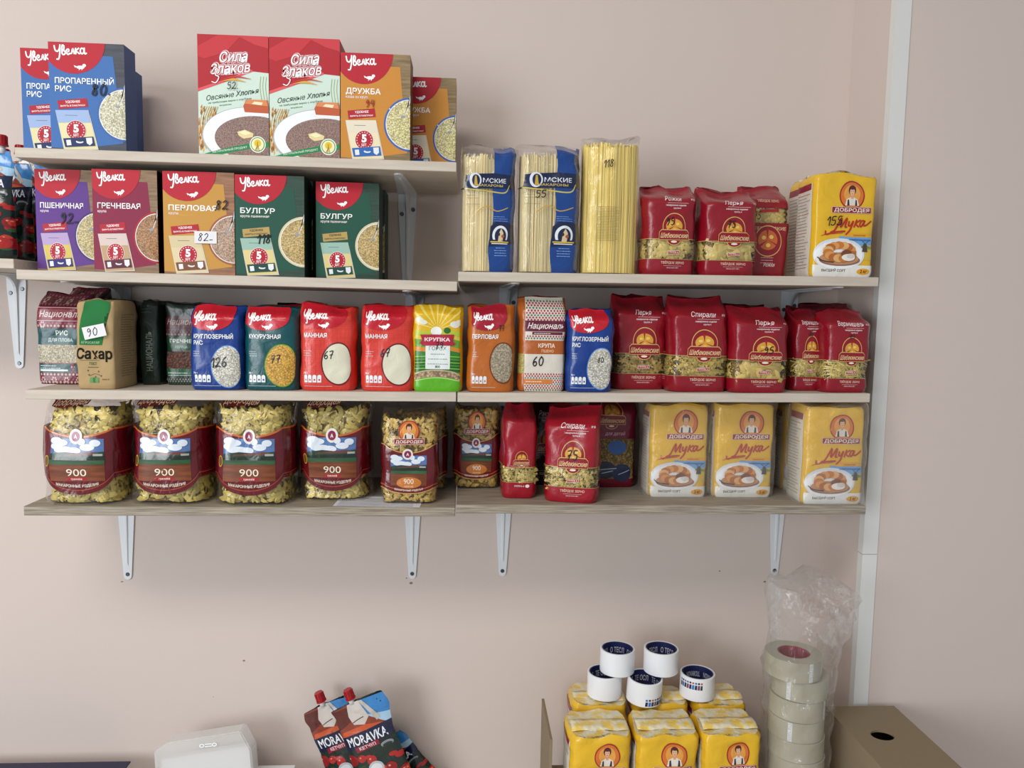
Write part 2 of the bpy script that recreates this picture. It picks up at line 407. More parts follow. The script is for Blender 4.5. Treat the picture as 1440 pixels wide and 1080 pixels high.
# ------------------------------------------------------------------ soft bags: a closed tube with a squircle section
def sm(x): x = min(max(x, 0), 1); return x*x*(3-2*x)
class Skin:
    """the surface of a bag; map() puts artwork coordinates (x along the front, wrapping to the sides, y up) on it"""
    def __init__(s, W, H, D, art, kind='brick', n=6, seed=0, amp=.0012, freq=28, bul=.04, ts=.74, dip=0, skew=0, lean=0, topn=.02, topw=1.0, rows=(), nf=20, nr=34, foot=0, backlean=.3, topd=.07, midw=0):
        Wr, Hr, Dr = art.W, art.H, art.D; s.art = art; s.W, s.H, s.D = W, H, D
        ns, nb = 6, 5
        cols = [(-Dr+Dr*i/ns, -1, 1-2*i/ns) for i in range(ns)] + [(Wr*i/nf, -1+2*i/nf, -1) for i in range(nf)]
        cols += [(Wr+Dr*i/ns, 1, -1+2*i/ns) for i in range(ns)] + [(Wr+Dr+Wr*i/nb, 1-2*i/nb, 1) for i in range(nb+1)]
        ys = sorted({round(Hr*i/nr, 3) for i in range(nr+1)} | {round(r*Hr, 3) for r in rows})
        s.cx = np.array([c[0] for c in cols]); s.ry = np.array(ys)
        P = np.zeros((len(ys), len(cols), 3))
        rnd = random.Random(seed); sd = Vector((rnd.random()*50, rnd.random()*50, rnd.random()*50))
        for j, y in enumerate(ys):
            t = y/Hr
            for i, (x, px, py) in enumerate(cols):
                if kind == 'pouch':
                    sx = px; sy = py*.06 if abs(px) == 1 else (1 if py > 0 else -1)*((1-abs(px)**2.2)**.65*.94+.06)
                else:
                    q = (abs(px)**n+abs(py)**n)**(1/n); sx, sy = px/q, py/q
                a = W/2; b = D/2; yo = 0; z = H*t
                b *= 1+bul*math.sin(math.pi*min(t*1.1, 1))
                a *= 1+midw*math.sin(math.pi*t)
                if t < .05: e = 1-(1-t/.05)**2*.05; a *= e; b *= e
                top = 0
                if kind == 'brick':
                    if t > .95: e = 1-((t-.95)/.05)**2*.07; a *= e; b *= e
                elif kind == 'gusset':
                    u = sm((t-ts)/(1-ts)); b *= 1-u*(1-topd); yo = D*backlean*u; a *= 1-u*(1-topw)
                    top = u
                elif kind == 'pouch':
                    u = sm((t-.1)/.9); b *= 1-u*(1-topd)
                    a *= 1-.08*math.sin(math.pi*sm((t-.25)/.7))
                elif kind == 'sleeve':
                    u = sm((t-ts)/(1-ts)); a *= 1+u*(topw-1); b *= 1+u*(topw-1)*.7
                X, Y = a*sx, b*sy+yo
                if foot and t < .12: k = (1-t/.12)**2*foot; X *= 1+k; Y *= 1+k
                p = Vector((X, Y, z)); f = Vector((freq, freq, freq))
                nz = noise.noise(p*freq+sd)+.5*noise.noise(p*freq*2.3+sd*2)
                rg = 1-abs(noise.noise(p*freq*.8+sd*3))*4
                k = amp*(.55+.9*t*t)*(1 if t > .03 else .3)
                dd = k*nz*1.6+k*max(rg, 0)*.5
                edge = (1-top) if kind == 'gusset' else 1
                X += sx*dd*(.6+.4*edge); Y += sy*dd
                if top or kind in ('brick', 'sleeve'):
                    tw = sm((t-.8)/.2)
                    z += tw*H*(topn*noise.noise(Vector((px*1.3, py*.7, seed*3.7)))*2 - dip*(1-px*px) + skew*px)
                Y += lean*D*t
                P[j, i] = (X, Y, z)
        P[:, -1] = P[:, 0]
        s.P = P
        dc = np.zeros_like(P); dc[:, 1:-1] = P[:, 2:]-P[:, :-2]; dc[:, 0] = dc[:, -1] = P[:, 1]-P[:, -2]
        dr = np.gradient(P, axis=0)
        Nn = np.cross(dc, dr); L = np.linalg.norm(Nn, axis=2, keepdims=True); L[L < 1e-12] = 1
        s.N = Nn/L
    def map(s, V, off):
        x = np.clip(V[:, 0], s.cx[0], s.cx[-1]-1e-6); y = np.clip(V[:, 1], 0, s.ry[-1]-1e-6)
        i = np.clip(np.searchsorted(s.cx, x, 'right')-1, 0, len(s.cx)-2); j = np.clip(np.searchsorted(s.ry, y, 'right')-1, 0, len(s.ry)-2)
        u = ((x-s.cx[i])/(s.cx[i+1]-s.cx[i]))[:, None]; v = ((y-s.ry[j])/(s.ry[j+1]-s.ry[j]))[:, None]
        def bl(A): return (A[j, i]*(1-u)+A[j, i+1]*u)*(1-v)+(A[j+1, i]*(1-u)+A[j+1, i+1]*u)*v
        n = bl(s.N); n /= np.maximum(np.linalg.norm(n, axis=1, keepdims=True), 1e-9)
        off = np.asarray(off)
        return bl(s.P)+n*(off[:, None] if off.ndim else off), n
OFF0, OFFL = .00040, .00014
class Build:
    def __init__(s): s.V, s.Nn, s.F, s.M, s.C = [], [], [], [], []; s.n = 0; s.mats = []
    def mi(s, m):
        if m not in s.mats: s.mats.append(m)
        return s.mats.index(m)
    def add(s, V, Nn, F, mats, cols):
        s.V.append(np.asarray(V)); s.Nn.append(np.asarray(Nn)); b = s.n
        s.F += [tuple(i+b for i in f) for f in F]; s.M += [s.mi(m) for m in mats]; s.C += list(cols); s.n += len(V)
    def mesh(s, name):
        V = np.concatenate(s.V); Nn = np.concatenate(s.Nn)
        I = np.array([f[:3] for f in s.F]); g = np.cross(V[I[:, 1]]-V[I[:, 0]], V[I[:, 2]]-V[I[:, 0]])
        bad = (g*(Nn[I[:, 0]]+Nn[I[:, 1]]+Nn[I[:, 2]])).sum(1) < 0
        F = [f[::-1] if b else f for f, b in zip(s.F, bad)]
        return mesh_from(name, V, F, s.mats, s.M, s.C, Nn)
def art_on(B, mapf, arts, xc, yc):
    base = 0
    for a in arts:
        V, F, K, L = a.cut(xc, yc)
        P, Nn = mapf(V, OFF0+(L+base)*OFFL)
        B.add(P, Nn, F, [a.it[k][3] for k in K], [a.it[k][2] for k in K])
        base += a.maxlev
def band_at(bands, t):
    for b in bands:
        if b[0] <= t <= b[1]: return b
    return bands[-1]
def bag_mesh(name, sk, bands, arts, cap=None):
    B = Build(); P, Nn = sk.P, sk.N; nr, nc = P.shape[:2]
    F, mt, cl = [], [], []
    for j in range(nr-1):
        bd = band_at(bands, (sk.ry[j]+sk.ry[j+1])/2/sk.art.H)
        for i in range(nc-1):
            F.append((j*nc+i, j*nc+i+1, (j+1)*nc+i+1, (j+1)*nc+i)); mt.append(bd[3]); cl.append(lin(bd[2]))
    B.add(P.reshape(-1, 3), Nn.reshape(-1, 3), F, mt, cl)
    for top in (0, 1):
        ring = P[-1 if top else 0]; c = ring.mean(0); bd = bands[-1] if top else bands[0]
        col, m = (cap if (cap and top) else (bd[2], bd[3]))
        if m == 'clear' and not top: m = 'clear'
        V = []; rings = (1, .96, .7, .35, .02)
        for k, r in enumerate(rings):
            for p in ring:
                q = c+(p-c)*r; q[2] = p[2]*(r)+c[2]*(1-r)
                if top and 0 < k: q[2] += (.0016*noise.noise(Vector(q)*45)*2+.0012)
                V.append(q)
        F = []
        for k in range(len(rings)-1):
            for i in range(nc-1):
                a = (k*nc+i, k*nc+i+1, (k+1)*nc+i+1, (k+1)*nc+i); F.append(a if top else a[::-1])
        n0 = np.tile(np.array([0, 0, 1. if top else -1.]), (len(V), 1))
        B.add(np.array(V), n0, F, [m]*len(F), [lin(col)]*len(F))
    art_on(B, sk.map, arts, list(sk.cx[1:-1]), list(sk.ry[1:-1]))
    return B.mesh(name)

# pieces of pasta for the see-through windows, in metres around the origin
def pc_ribbon(r, L=.028, w=.005, tw=0, curl=.004, n=7):
    V, F = [], []; ph = r.random()*6
    for i in range(n):
        u = i/(n-1); x = (u-.5)*L; a = tw*u*math.pi; y = curl*math.sin(ph+u*5); z = curl*.5*math.cos(ph*2+u*6)
        c, s_ = math.cos(a)*w/2, math.sin(a)*w/2
        V += [(x, y+c, z+s_), (x, y-c, z-s_)]
        if i: k = 2*i; F.append((k-2, k-1, k+1, k))
    return V, F
def pc_noodle(r, n=12):
    V, F = [], []; Rr = r.uniform(.007, .016); A_ = r.uniform(.018, .030)/Rr; w = r.uniform(.0022, .0036); ph = r.random()*6
    for i in range(n):
        a = (i/(n-1)-.5)*A_; z = .0014*math.sin(ph+i*.9)
        for sg in (1, -1): V.append(((Rr+sg*w)*math.sin(a), (Rr+sg*w)*math.cos(a)-Rr, z+sg*.0012*math.cos(ph+i*.6)))
        if i: k = 2*i; F.append((k-2, k-1, k+1, k))
    return V, F
def pc_tube(r, L=.022, R=.0028, bend=0, n=5, seg=7):
    V, F = [], []
    for i in range(n):
        u = i/(n-1)-.5; a = bend*u
        if bend: cx, cy = L/bend*math.sin(a), L/bend*(1-math.cos(a))
        else: cx, cy = u*L, 0
        for k in range(seg):
            t = 2*math.pi*k/seg; o = R*math.cos(t)
            V.append((cx-math.sin(a)*o, cy+math.cos(a)*o, R*math.sin(t)))
        if i:
            for k in range(seg):
                b = (i-1)*seg; F.append((b+k, b+(k+1) % seg, b+seg+(k+1) % seg, b+seg+k))
    return V, F
def pc_spiral(r):
    V, F = pc_ribbon(r, .03, .0078, 4.5, .0003, 15); V2, F2 = pc_tube(r, .03, .0016, 0, 2, 5)
    b = len(V); return V+V2, F+[tuple(i+b for i in f) for f in F2]
PIECES = {'spiral': (pc_spiral, 90), 'penne': (lambda r: pc_tube(r, .032, .0034, 0, 2, 8), 75), 'horn': (lambda r: pc_tube(r, .012, .0026, 2.2, 5, 7), 170),
          'elbow': (lambda r: pc_tube(r, .009, .0022, 2.5, 4, 6), 520), 'stick': (lambda r: pc_tube(r, .03, .0009, .8, 4, 5), 190),
          'shell': (lambda r: pc_ribbon(r, .016, .009, .9, .002, 5), 130), 'noodle': (pc_noodle, 300)}
def contents(name, parent, sk, kind, y0, y1, inset=.0035, col='d8bc68', x0=None, x1=None, num=None, seed=0, core=True, corecol='a8853c'):
    r = random.Random(seed+5); fn, cnt = PIECES[kind]; cnt = num or cnt
    B = Build(); A = sk.art; x0 = -A.D*.8 if x0 is None else x0; x1 = A.W+A.D*.8 if x1 is None else x1
    if core:
        ins = inset+.0025; jj = [j for j, y in enumerate(sk.ry) if y0-.03 <= y/A.H <= y1+.03]; nc = len(sk.cx)
        V = []
        for j in jj:
            p = sk.P[j]-sk.N[j]*ins; V.append(p)
        F = [(k*nc+i, k*nc+i+1, (k+1)*nc+i+1, (k+1)*nc+i) for k in range(len(jj)-1) for i in range(nc-1)]
        B.add(np.concatenate(V), np.concatenate([sk.N[j] for j in jj]), F, ['food']*len(F), [lin(corecol)]*len(F))
    def px_():
        while True:
            x = r.uniform(x0, x1)
            if kind == 'elbow' or min(abs(x), abs(x-A.W)) > A.W*(.05 if kind == 'noodle' else .12): return x
    xs = np.array([px_() for _ in range(cnt)]); ys = np.array([r.uniform(y0*A.H, y1*A.H) for _ in range(cnt)])
    C, Nn = sk.map(np.stack([xs, ys], 1), -inset-np.array([r.random()*.0018 for _ in range(cnt)]))
    base = np.array(lin(col))
    for k in range(cnt):
        V, F = fn(r); V = np.array(V); n = Nn[k]; t = np.cross(n, (0, 0, 1.)); t /= max(np.linalg.norm(t), 1e-6); b = np.cross(n, t)
        a = r.random()*6.28; e1 = t*math.cos(a)+b*math.sin(a); e2 = np.cross(n, e1); e3 = n
        tl = (r.random()-.5)*.35; e1, e3 = e1*math.cos(tl)+e3*math.sin(tl), e3*math.cos(tl)-e1*math.sin(tl)
        sc_ = .72 if kind in ('penne', 'spiral', 'stick') and not (A.W*.2 < xs[k] < A.W*.8) else 1; V = V*sc_; W = C[k]+V[:, :1]*e1+V[:, 1:2]*e2+V[:, 2:3]*e3
        # keep every vertex behind the film
        d = ((W-C[k]) @ n)[:, None]; lim = inset*.8; W = W-n*np.maximum(d-lim, 0)
        zmax = y1*sk.H+.004; zmin = max(.002, y0*sk.H-.006); W[:, 2] = np.clip(W[:, 2], zmin, max(zmax, zmin+.01))
        c = base*(.75+r.random()*.45)
        rad = W-W.mean(0); nn = rad*0+n+rad/max(np.abs(rad).max(), 1e-6)*.8; nn /= np.linalg.norm(nn, axis=1, keepdims=True)
        B.add(W, nn, F, ['pasta']*len(F), [tuple(c)]*len(F))
    o = link(name, B.mesh(name), parent); o['kind'] = 'stuff'; return o

# ------------------------------------------------------------------ cartons
def carton_mesh(W, H, D, arts, front, side, top, sidearts=()):
    bm = bmesh.new(); add_box(bm, -W/2, -D/2, 0, W/2, D/2, H, .0007)
    bm.normal_update(); bm.verts.index_update()
    V = np.array([v.co[:] for v in bm.verts]); F, C, NN = [], [], []
    B = Build()
    for f in bm.faces:
        n = f.normal; c = front if n.y < -.8 else (top if abs(n.z) > .8 else side)
        vs = [v.co[:] for v in f.verts]
        B.add(vs, [n[:]]*len(vs), [tuple(range(len(vs)))], ['carton'], [lin(c)])
    bm.free(); A = arts[0]
    def mp(Q, off):
        off = np.asarray(off); P = np.stack([Q[:, 0]/A.W*W-W/2, -D/2-off, Q[:, 1]/A.H*H], 1)
        return P, np.tile(np.array([0, -1., 0]), (len(P), 1))
    art_on(B, mp, arts, [], [])
    if sidearts:
        for sgn in (1, -1):
            def ms(Q, off):
                off = np.asarray(off); P = np.stack([sgn*(W/2+off), sgn*(Q[:, 0]/sidearts[0].W*D-D/2), Q[:, 1]/sidearts[0].H*H], 1)
                return P, np.tile(np.array([sgn, 0., 0]), (len(P), 1))
            art_on(B, ms, list(sidearts), [], [])
    return B.mesh('carton')

# ------------------------------------------------------------------ the room
plain('wall_paint', 'd6c8c0', .8, nscale=220, nstr=.25, var=.02, spec=.25, ndist=.0006)
plain('floor_vinyl', 'b0a698', .6, nscale=12, var=.15)
plain('ceiling_paint', 'e6e3de', .9, nscale=80, var=.02)
plain('white_plastic', 'e2e2df', .4, nscale=30, nstr=.02, var=.02)
plain('white_steel', 'e2e6ea', .38, nscale=50, nstr=.03, var=.02)
plain('screw_steel', '5c5f66', .35, metal=.9)
plain('dark_gap', '17181a', .8)
plain('cardboard', '8d7c63', .85, nscale=90, nstr=.15, var=.08)
plain('navy_vinyl', '16163e', .4, nscale=60, nstr=.1)
plain('white_paper', 'e8e8ea', .8)
plain('red_plastic', 'a8151f', .35)
plain('blue_core', '1a2254', .5)
plain('crimson_core', '9a1c38', .5)
plain('tape_white', 'eef0f4', .3, nscale=40, nstr=.05, var=.02)
plain('table_laminate', 'dad4cb', .5, nscale=20, var=.08)
def board_mat(name, c0, c1, scale, rough, yst):
    m, nt, b = newmat(name)
    tc = N(nt, 'ShaderNodeTexCoord'); mp = N(nt, 'ShaderNodeMapping'); mp.inputs['Scale'].default_value = (1.2, yst, yst)
    no = N(nt, 'ShaderNodeTexNoise'); no.inputs['Scale'].default_value = scale; no.inputs['Detail'].default_value = 6
    cr = N(nt, 'ShaderNodeValToRGB'); cr.color_ramp.elements[0].position = .35; cr.color_ramp.elements[1].position = .65
    cr.color_ramp.elements[0].color = (*lin(c0), 1); cr.color_ramp.elements[1].color = (*lin(c1), 1)
    nt.links.new(tc.outputs['Object'], mp.inputs[0]); nt.links.new(mp.outputs[0], no.inputs['Vector'])
    nt.links.new(no.outputs[0], cr.inputs[0]); nt.links.new(cr.outputs[0], b.inputs['Base Color'])
    b.inputs['Roughness'].default_value = rough; b.inputs['Specular IOR Level'].default_value = .3
    MATS[name] = m
board_mat('beige_board', 'c3b8a9', 'cec4b6', 14, .55, 14)
board_mat('oak_board', '7f7567', 'b0a696', 16, .6, 40)

XC = at(1171, 540, 0).x
# outer corner depth: the same X seen at pixel 1229
lo, hi = -.5, 0
for _ in range(40):
    mid = (lo+hi)/2
    if at(1231, 500, mid).x > XC: hi = mid
    else: lo = mid
YD = (lo+hi)/2
print('XC', XC, 'YD', YD)
def struct_box(name, *a, mat='wall_paint'):
    bm = bmesh.new(); add_box(bm, *a); return tag(bm_obj(name, bm, mat), kind='structure')
struct_box('floor', -2.6, -3.2, -.1, 2.2, .1, 0, mat='floor_vinyl')
struct_box('ceiling', -2.6, -3.2, 2.75, 2.2, .1, 2.85, mat='ceiling_paint')
bm = bmesh.new(); add_box(bm, -2.6, 0, 0, XC, .1, 2.75)
wall_b = tag(bm_obj('wall_back', bm, 'wall_paint'), kind='structure')
bm = bmesh.new(); add_box(bm, XC, YD, 0, 2.2, .1, 2.75)
wall_r = tag(bm_obj('wall_right', bm, 'wall_paint'), kind='structure')
# small chips and drill marks on the back wall paint
for i, (px, py, r) in enumerate(((571.5, 813, .0012), (578, 820, .003), (343, 929, .002), (1012, 803, .0015), (363, 1054, .0012), (300, 980, .0008), (1075, 818, .0025), (172, 818, .002))):
    bm = bmesh.new(); p = at(px, py, 0); add_cyl(bm, (p.x, -.0002, p.z), (0, 1, 0), r, r, .0006, 7)
    for v in bm.verts: v.co.z = p.z+(v.co.z-p.z)*(.5+.3*math.sin(i+v.co.x*900))
    bm_obj('paint_chip' if i else 'drill_hole', bm, 'cardboard' if i else 'dark_gap', wall_b)
# white plastic corner trim in two lengths with a visible joint
pz = at(1228, 779, YD).z
for nm, z0, z1 in (('trim_1', pz+.0006, 2.75), ('trim_2', .0, pz-.0006)):
    bm = bmesh.new()
    add_prism(bm, [(XC-.0018, YD-.0018), (XC+.0215, YD-.0018), (XC+.0225, YD), (XC, YD), (XC, YD+.014), (XC-.001, YD+.014)], 'z', z0, z1)
    tag(bm_obj(nm, bm, 'white_plastic'), kind='structure')
# table below the frame
TZ = .695
bm = bmesh.new()
add_prism(bm, [(-1.2, -.7), (XC+.5, -.7), (XC+.5, YD-.004), (XC-.004, YD-.004), (XC-.004, -.004), (-1.2, -.004)], 'z', TZ-.03, TZ)
t = empty('table', (0, -.35, 0)); tag(t, 'long laminate table along the wall under the shelves', 'table')
o = bm_obj('tabletop', bm, 'table_laminate', t); o.location = (0, .35, 0)
for x in (-1.1, XC+.4):
    for y in (-.64, -.24):
        bm = bmesh.new(); add_box(bm, -.02, -.02, 0, .02, .02, TZ-.03, .002); o = bm_obj('leg', bm, 'white_steel', t); o.location = (x, y+.35, 0)

# ------------------------------------------------------------------ shelves and brackets
class Shelf: pass
def shelf(pl, pr, label, mat='beige_board', th=.0126, depth=.2, x0=None):
    s = Shelf(); Y = -depth-.0
    a, b = at(*pl, Y), at(*pr, Y); s.a, s.b, s.th = a, b, th
    if b.x > XC-.002 and b.z < 3: 
        k = (XC-.002-a.x)/(b.x-a.x); b = a+(b-a)*k; s.b = b
    s.z = lambda x: a.z+(b.z-a.z)*(x-a.x)/(b.x-a.x)
    bm = bmesh.new(); V = []
    add_box(bm, 0, Y, 0, 1, -.001, 1, 0)
    for v in bm.verts:
        x = a.x+(b.x-a.x)*v.co.x; v.co = Vector((x, v.co.y, s.z(x)-th*(1-v.co.z)))
    es = [e for e in bm.edges]; bmesh.ops.bevel(bm, geom=es, offset=.0006, segments=1, affect='EDGES')
    c = (a+b)/2
    for v in bm.verts: v.co -= Vector((c.x, -.1, c.z))
    o = bm_obj('shelf_board', bm, mat); o.location = (c.x, -.1, c.z)
    tag(o, label, 'shelf', 'wall shelf boards'); s.o = o; s.depth = depth
    return s
S0 = shelf((-260, 355), (19, 364), 'far left beige shelf board cut off by the photo edge, holding foil pouches')
S1 = shelf((20, 207), (642, 228), 'topmost beige shelf board, carrying rolled oats cartons and blue rice cartons')
S2 = shelf((22.5, 379), (643, 396), 'left beige shelf board, second from top, carrying five grain cartons')
S3 = shelf((35, 548), (641.5, 552), 'left beige shelf board, third from top, carrying the sugar bag')
S4 = shelf((33, 712), (640, 714), 'left bottom shelf board in grey oak with noodle bags', 'oak_board')
R2 = shelf((644.5, 382), (1236, 390), 'right upper beige shelf board carrying spaghetti packs')
R3 = shelf((643.5, 552.5), (1224, 553.5), 'right middle beige shelf board carrying red pasta bags and orange groats')
R4 = shelf((641.5, 709.5), (1218, 711.5), 'right bottom shelf board in grey oak with yellow flour packs', 'oak_board')

def bracket_meshes():
    out = []
    L, A, T = .158, .175, .0018
    def plate(pts, ax):
        bm = bmesh.new()
        if ax == 'wall': add_prism(bm, pts, 'y', -T, 0)
        else: add_prism(bm, [(p[0], -p[1]-0) for p in pts], 'z', -T, 0)
        return bm
    def outline(L):
        p = [(-.0145, 0), (-.0145, .02), (-.0062, L-.006)]
        p += [(-.0062*math.cos(a), L-.006+.0062*math.sin(a)) for a in [math.pi*k/6 for k in range(1, 6)]]
        p += [(.0062, L-.006), (.0145, .02), (.0145, 0)]; return p
    out.append(('wall_plate', plate([(x, -y) for x, y in outline(L)], 'wall'), 'white_steel'))
    out.append(('arm', plate(outline(A), 'arm'), 'white_steel'))
    # pressed rib running down the wall plate and out along the arm, as a narrow web at the corner
    bm = bmesh.new(); n = 14; V = []
    for leg in (0, 1):
        LL = L if leg == 0 else A; rows = []
        for i in range(n+1):
            u = i/n; d = .003+u*(LL-.022); w_ = .0042*(1-.55*u); h = .0050*(1-.35*u)+.018*max(0, 1-u*5)**2
            if u > .97: h = .0004
            cs = [(-w_, .0014), (-w_*.45, h), (w_*.45, h), (w_, .0014)]
            rows.append([bm.verts.new((x, -hh, -d) if leg == 0 else (x, -d, -hh)) for x, hh in cs])
        for a, b in zip(rows, rows[1:]):
            for k in range(3): bm.faces.new((a[k], b[k], b[k+1], a[k+1]) if leg else (a[k+1], b[k+1], b[k], a[k]))
    bmesh.ops.recalc_face_normals(bm, faces=bm.faces)
    out.append(('rib', bm, 'white_steel'))
    for x, z in ((-.0088, -.032), (.0088, -.025), (0, -L+.0085)):
        bm = bmesh.new(); add_cyl(bm, (x, -T-.0006, z), (0, -1, 0), .0035, .0026, .0016, 12)
        out.append(('screw', bm, 'screw_steel'))
    return out
BRK = []
for nm, bm, m in bracket_meshes():
    me = bpy.data.meshes.new(nm); bm.to_mesh(me); bm.free(); me.materials.append(MATS[m]); BRK.append((nm, me))
def bracket(px, sh, label, L=1.0, py=None):
    p = at(px, py or 600, 0); z = sh.z(p.x)-sh.th
    e = empty('shelf_bracket', (p.x, -.0008, z)); tag(e, label, 'bracket', 'white steel shelf brackets')
    for nm, me in BRK: link(nm, me, e)
    for c in e.children: pass
    e.scale = (1, 1, L)
bracket(26, S0, 'white steel bracket at far left beside the plov rice bag', .93, 450)
bracket(573, S1, 'white steel bracket in the open space right of the bulgur cartons', 1.03, 320)
bracket(172, S2, 'white steel bracket above the brown sugar bag', 1, 450)
bracket(583, S2, 'white steel bracket above the split pea bag', 1, 450)
bracket(179.5, S4, 'white steel bracket under the noodle shelf, leftmost on the bare wall', 1, 770)
bracket(580, S4, 'white steel bracket under the noodle shelf, right end', 1, 770)
bracket(714, R2, 'white steel bracket above the orange barley and millet bags', 1, 450)
bracket(1108, R2, 'white steel bracket above the right red pasta bags', 1, 450)
bracket(713, R3, 'white steel bracket behind the narrow red pasta bag', 1, 620)
bracket(707, R4, 'white steel bracket under the flour shelf, left one', 1, 770)
bracket(1090, R4, 'white steel bracket under the flour shelf, near the corner', 1, 770)

# ------------------------------------------------------------------ artwork of the packs
def bird(a, x, y, s, col='ffffff'):
    a.ell(x, y, s*1.0, s*.42, col, n=12); a.ell(x+s*.9, y+s*.5, s*.45, s*.4, col, n=10, same=True)
    a.poly([(x-s*.6, y+.1*s), (x-s*1.6, y+s*.5), (x-s*1.3, y-s*.1)], col, same=True)
    a.poly([(x-s*.2, y-s*.2), (x-s*.5, y-s*.8), (x+s*.1, y-s*.35)], col, same=True)
    a.poly([(x+s*.2, y-s*.2), (x+s*.3, y-s*.8), (x+s*.6, y-s*.2)], col, same=True)
def uv_logo(a, x, y, h, col='ffffff', wd=.10, rot=3):
    a.strokes(UV, x, y, h*.95, h, h*wd*1.15, col, rot=rot, k=4)
def sachet(a, body, top, seal, strip, ribbon, y=0, ribtext='ffffff'):
    W, H = a.W, a.H; X = lambda f: f*W; Y = lambda f: f*H
    a.poly([(X(.07), Y(.375)), (X(.51), Y(.385)), (X(.63), Y(.02)), (X(.17), Y(.005))], 'd8d2c4')
    a.poly([(X(.08), Y(.37)), (X(.50), Y(.378)), (X(.61), Y(.03)), (X(.18), Y(.015))], body)
    a.poly([(X(.075), Y(.375)), (X(.51), Y(.383)), (X(.535), Y(.27)), (X(.105), Y(.26))], top)
    a.strokes([[(0, 0), (1, .02)]], X(.2), Y(.33), W*.16, 10, .5, '5a5f70')
    cx, cy, r = X(.34), Y(.195), W*.135
    a.ell(cx, cy, r, r*1.02, 'f2ece4'); a.ell(cx, cy, r*.94, r*.97, seal)
    for k in range(18):
        an = k*20*math.pi/180
        a.poly([(cx+r*.72*math.cos(an+q)+0, cy+r*.75*math.sin(an+q)) for q in (0, .18)]+[(cx+r*.84*math.cos(an+q), cy+r*.87*math.sin(an+q)) for q in (.16, .02)], 'e9b9bd', same=k > 0)
    a.text('5', cx, cy-r*.2, r*.8, 'ffffff', al='c', bold=.05); a.text('ШТ', cx, cy-r*.62, r*.26, 'ffffff', al='c', same=True)
    a.poly([(X(.165), Y(.115)), (X(.565), Y(.14)), (X(.59), Y(.055)), (X(.19), Y(.035))], strip)
    a.poly([(X(.205), Y(.10)), (X(.265), Y(.104)), (X(.275), Y(.055)), (X(.215), Y(.05))], 'e8ecf2')
    a.ell(X(.385), Y(.088), W*.05, H*.014, 'e8ecf2', same=True); a.ell(X(.39), Y(.10), W*.045, H*.012, strip)
    a.poly([(X(.47), Y(.125)), (X(.55), Y(.13)), (X(.555), Y(.08)), (X(.52), Y(.058)), (X(.48), Y(.075))], 'e8ecf2', same=True)
    a.poly([(X(.10), Y(.465)), (X(.49), Y(.495)), (X(.505), Y(.415)), (X(.115), Y(.385))], ribbon)
    a.text('УДОБНЕЕ', X(.305), Y(.448), H*.02, ribtext, al='c', rot=4, bold=.02); a.text('ВАРИТЬ В ПАКЕТИКАХ', X(.305), Y(.415), H*.014, ribtext, al='c', rot=4, w=W*.33, same=True)
def bowl(a, cx, cy, r, rim, food, mat='grain', spoon=True, inner='eef0ee', dots=None):
    a.ell(cx, cy, r, r, rim, n=40); 
    if dots:
        for k in range(40):
            an = k*9*math.pi/180; q = r*.965
            a.ell(cx+q*math.cos(an), cy+q*math.sin(an), r*.03, r*.03, dots, n=6, same=k > 0)
    a.ell(cx, cy, r*.93, r*.93, inner, n=40); a.ell(cx, cy, r*.9, r*.9, food, n=40, mat=mat)
    if spoon:
        a.poly([(a.W*.985, a.H*.60), (a.W, a.H*.63), (a.W, a.H*.56), (a.W*.955, a.H*.50), (a.W*.92, a.H*.435), (a.W*.935, a.H*.44), (a.W*.97, a.H*.5)], 'dfe3e8')
        a.ell(a.W*.90, a.H*.425, a.W*.035, a.H*.012, '9aa0a8', n=12)
def art_carton(title, sub, sheet, wood, rim, food, sbody, stop, strip, ribbon, seal='b3172b', titles=None, gm='grain', dots=None, tw=None, ribtext='ffffff', h=None):
    a = Art(95, 143, 42, 'carton'); W, H = 95, 143
    a.rect(0, 0, W, H, wood, mat='woodprint')
    a.poly([(0, H), (W*.86, H*.875), (W*.945, H*.10), (0, H*.015)] if False else [(0, H*.9), (W*.85, H*.885), (W*.96, H*.085), (W*.3, H*.02), (0, H*.03)], sheet)
    for k in range(6):
        a.strokes([[(0, 0), (.3, .12), (.6, .05), (1, .2)]], W*(.02+.1*(k % 3)), H*(.3+.09*k), W*.5, H*.12, .9, tuple(c*1.25 for c in lin(sheet)), taper=.9)
    bowl(a, W*1.0, H*.352, 36, rim, food, gm, dots=dots)
    a.ell(W*.33, H*1.005, W*.42, H*.29, 'b8132a', n=44)
    uv_logo(a, W*.09, H*.855, H*.115)
    bird(a, W*.42, H*.775, W*.055)
    y = H*.625
    a.text(title, W*.075, y, H*(h or .052), 'ffffff', w=tw and W*tw, bold=.015)
    if sub[0] == '#': a.text(sub[1:], W*.075, y-H*.075, H*.052, 'ffffff', bold=.015)
    else: a.text(sub, W*.075, y-H*.04, H*.024, 'ece3e3')
    sachet(a, sbody, stop, seal, strip, ribbon, ribtext=ribtext)
    return a
A_STEAM = art_carton('ПРОПАРЕННЫЙ', '#РИС', '3a6cae', '3a3f4c', '3a66a8', 'e6e2c6', 'e5ddaa', '9fb6de', '1a2b5c', 'b3172b', tw=.78, dots='5b8ad0')
A_DRUZ = art_carton('ДРУЖБА', 'каша из круп', 'cc8a34', '8d7650', '3f63b0', 'ece2a6', 'efe2bd', 'e9dfc8', '2767b5', 'b3172b', tw=.5, dots='dfe6f4')
A_WHEAT = art_carton('ПШЕНИЧНАЯ', 'крупа', '5d3189', '8c6f50', '4a2670', 'dccb96', 'd9c35e', 'b9a3cf', '2b2273', 'b3172b', tw=.70)
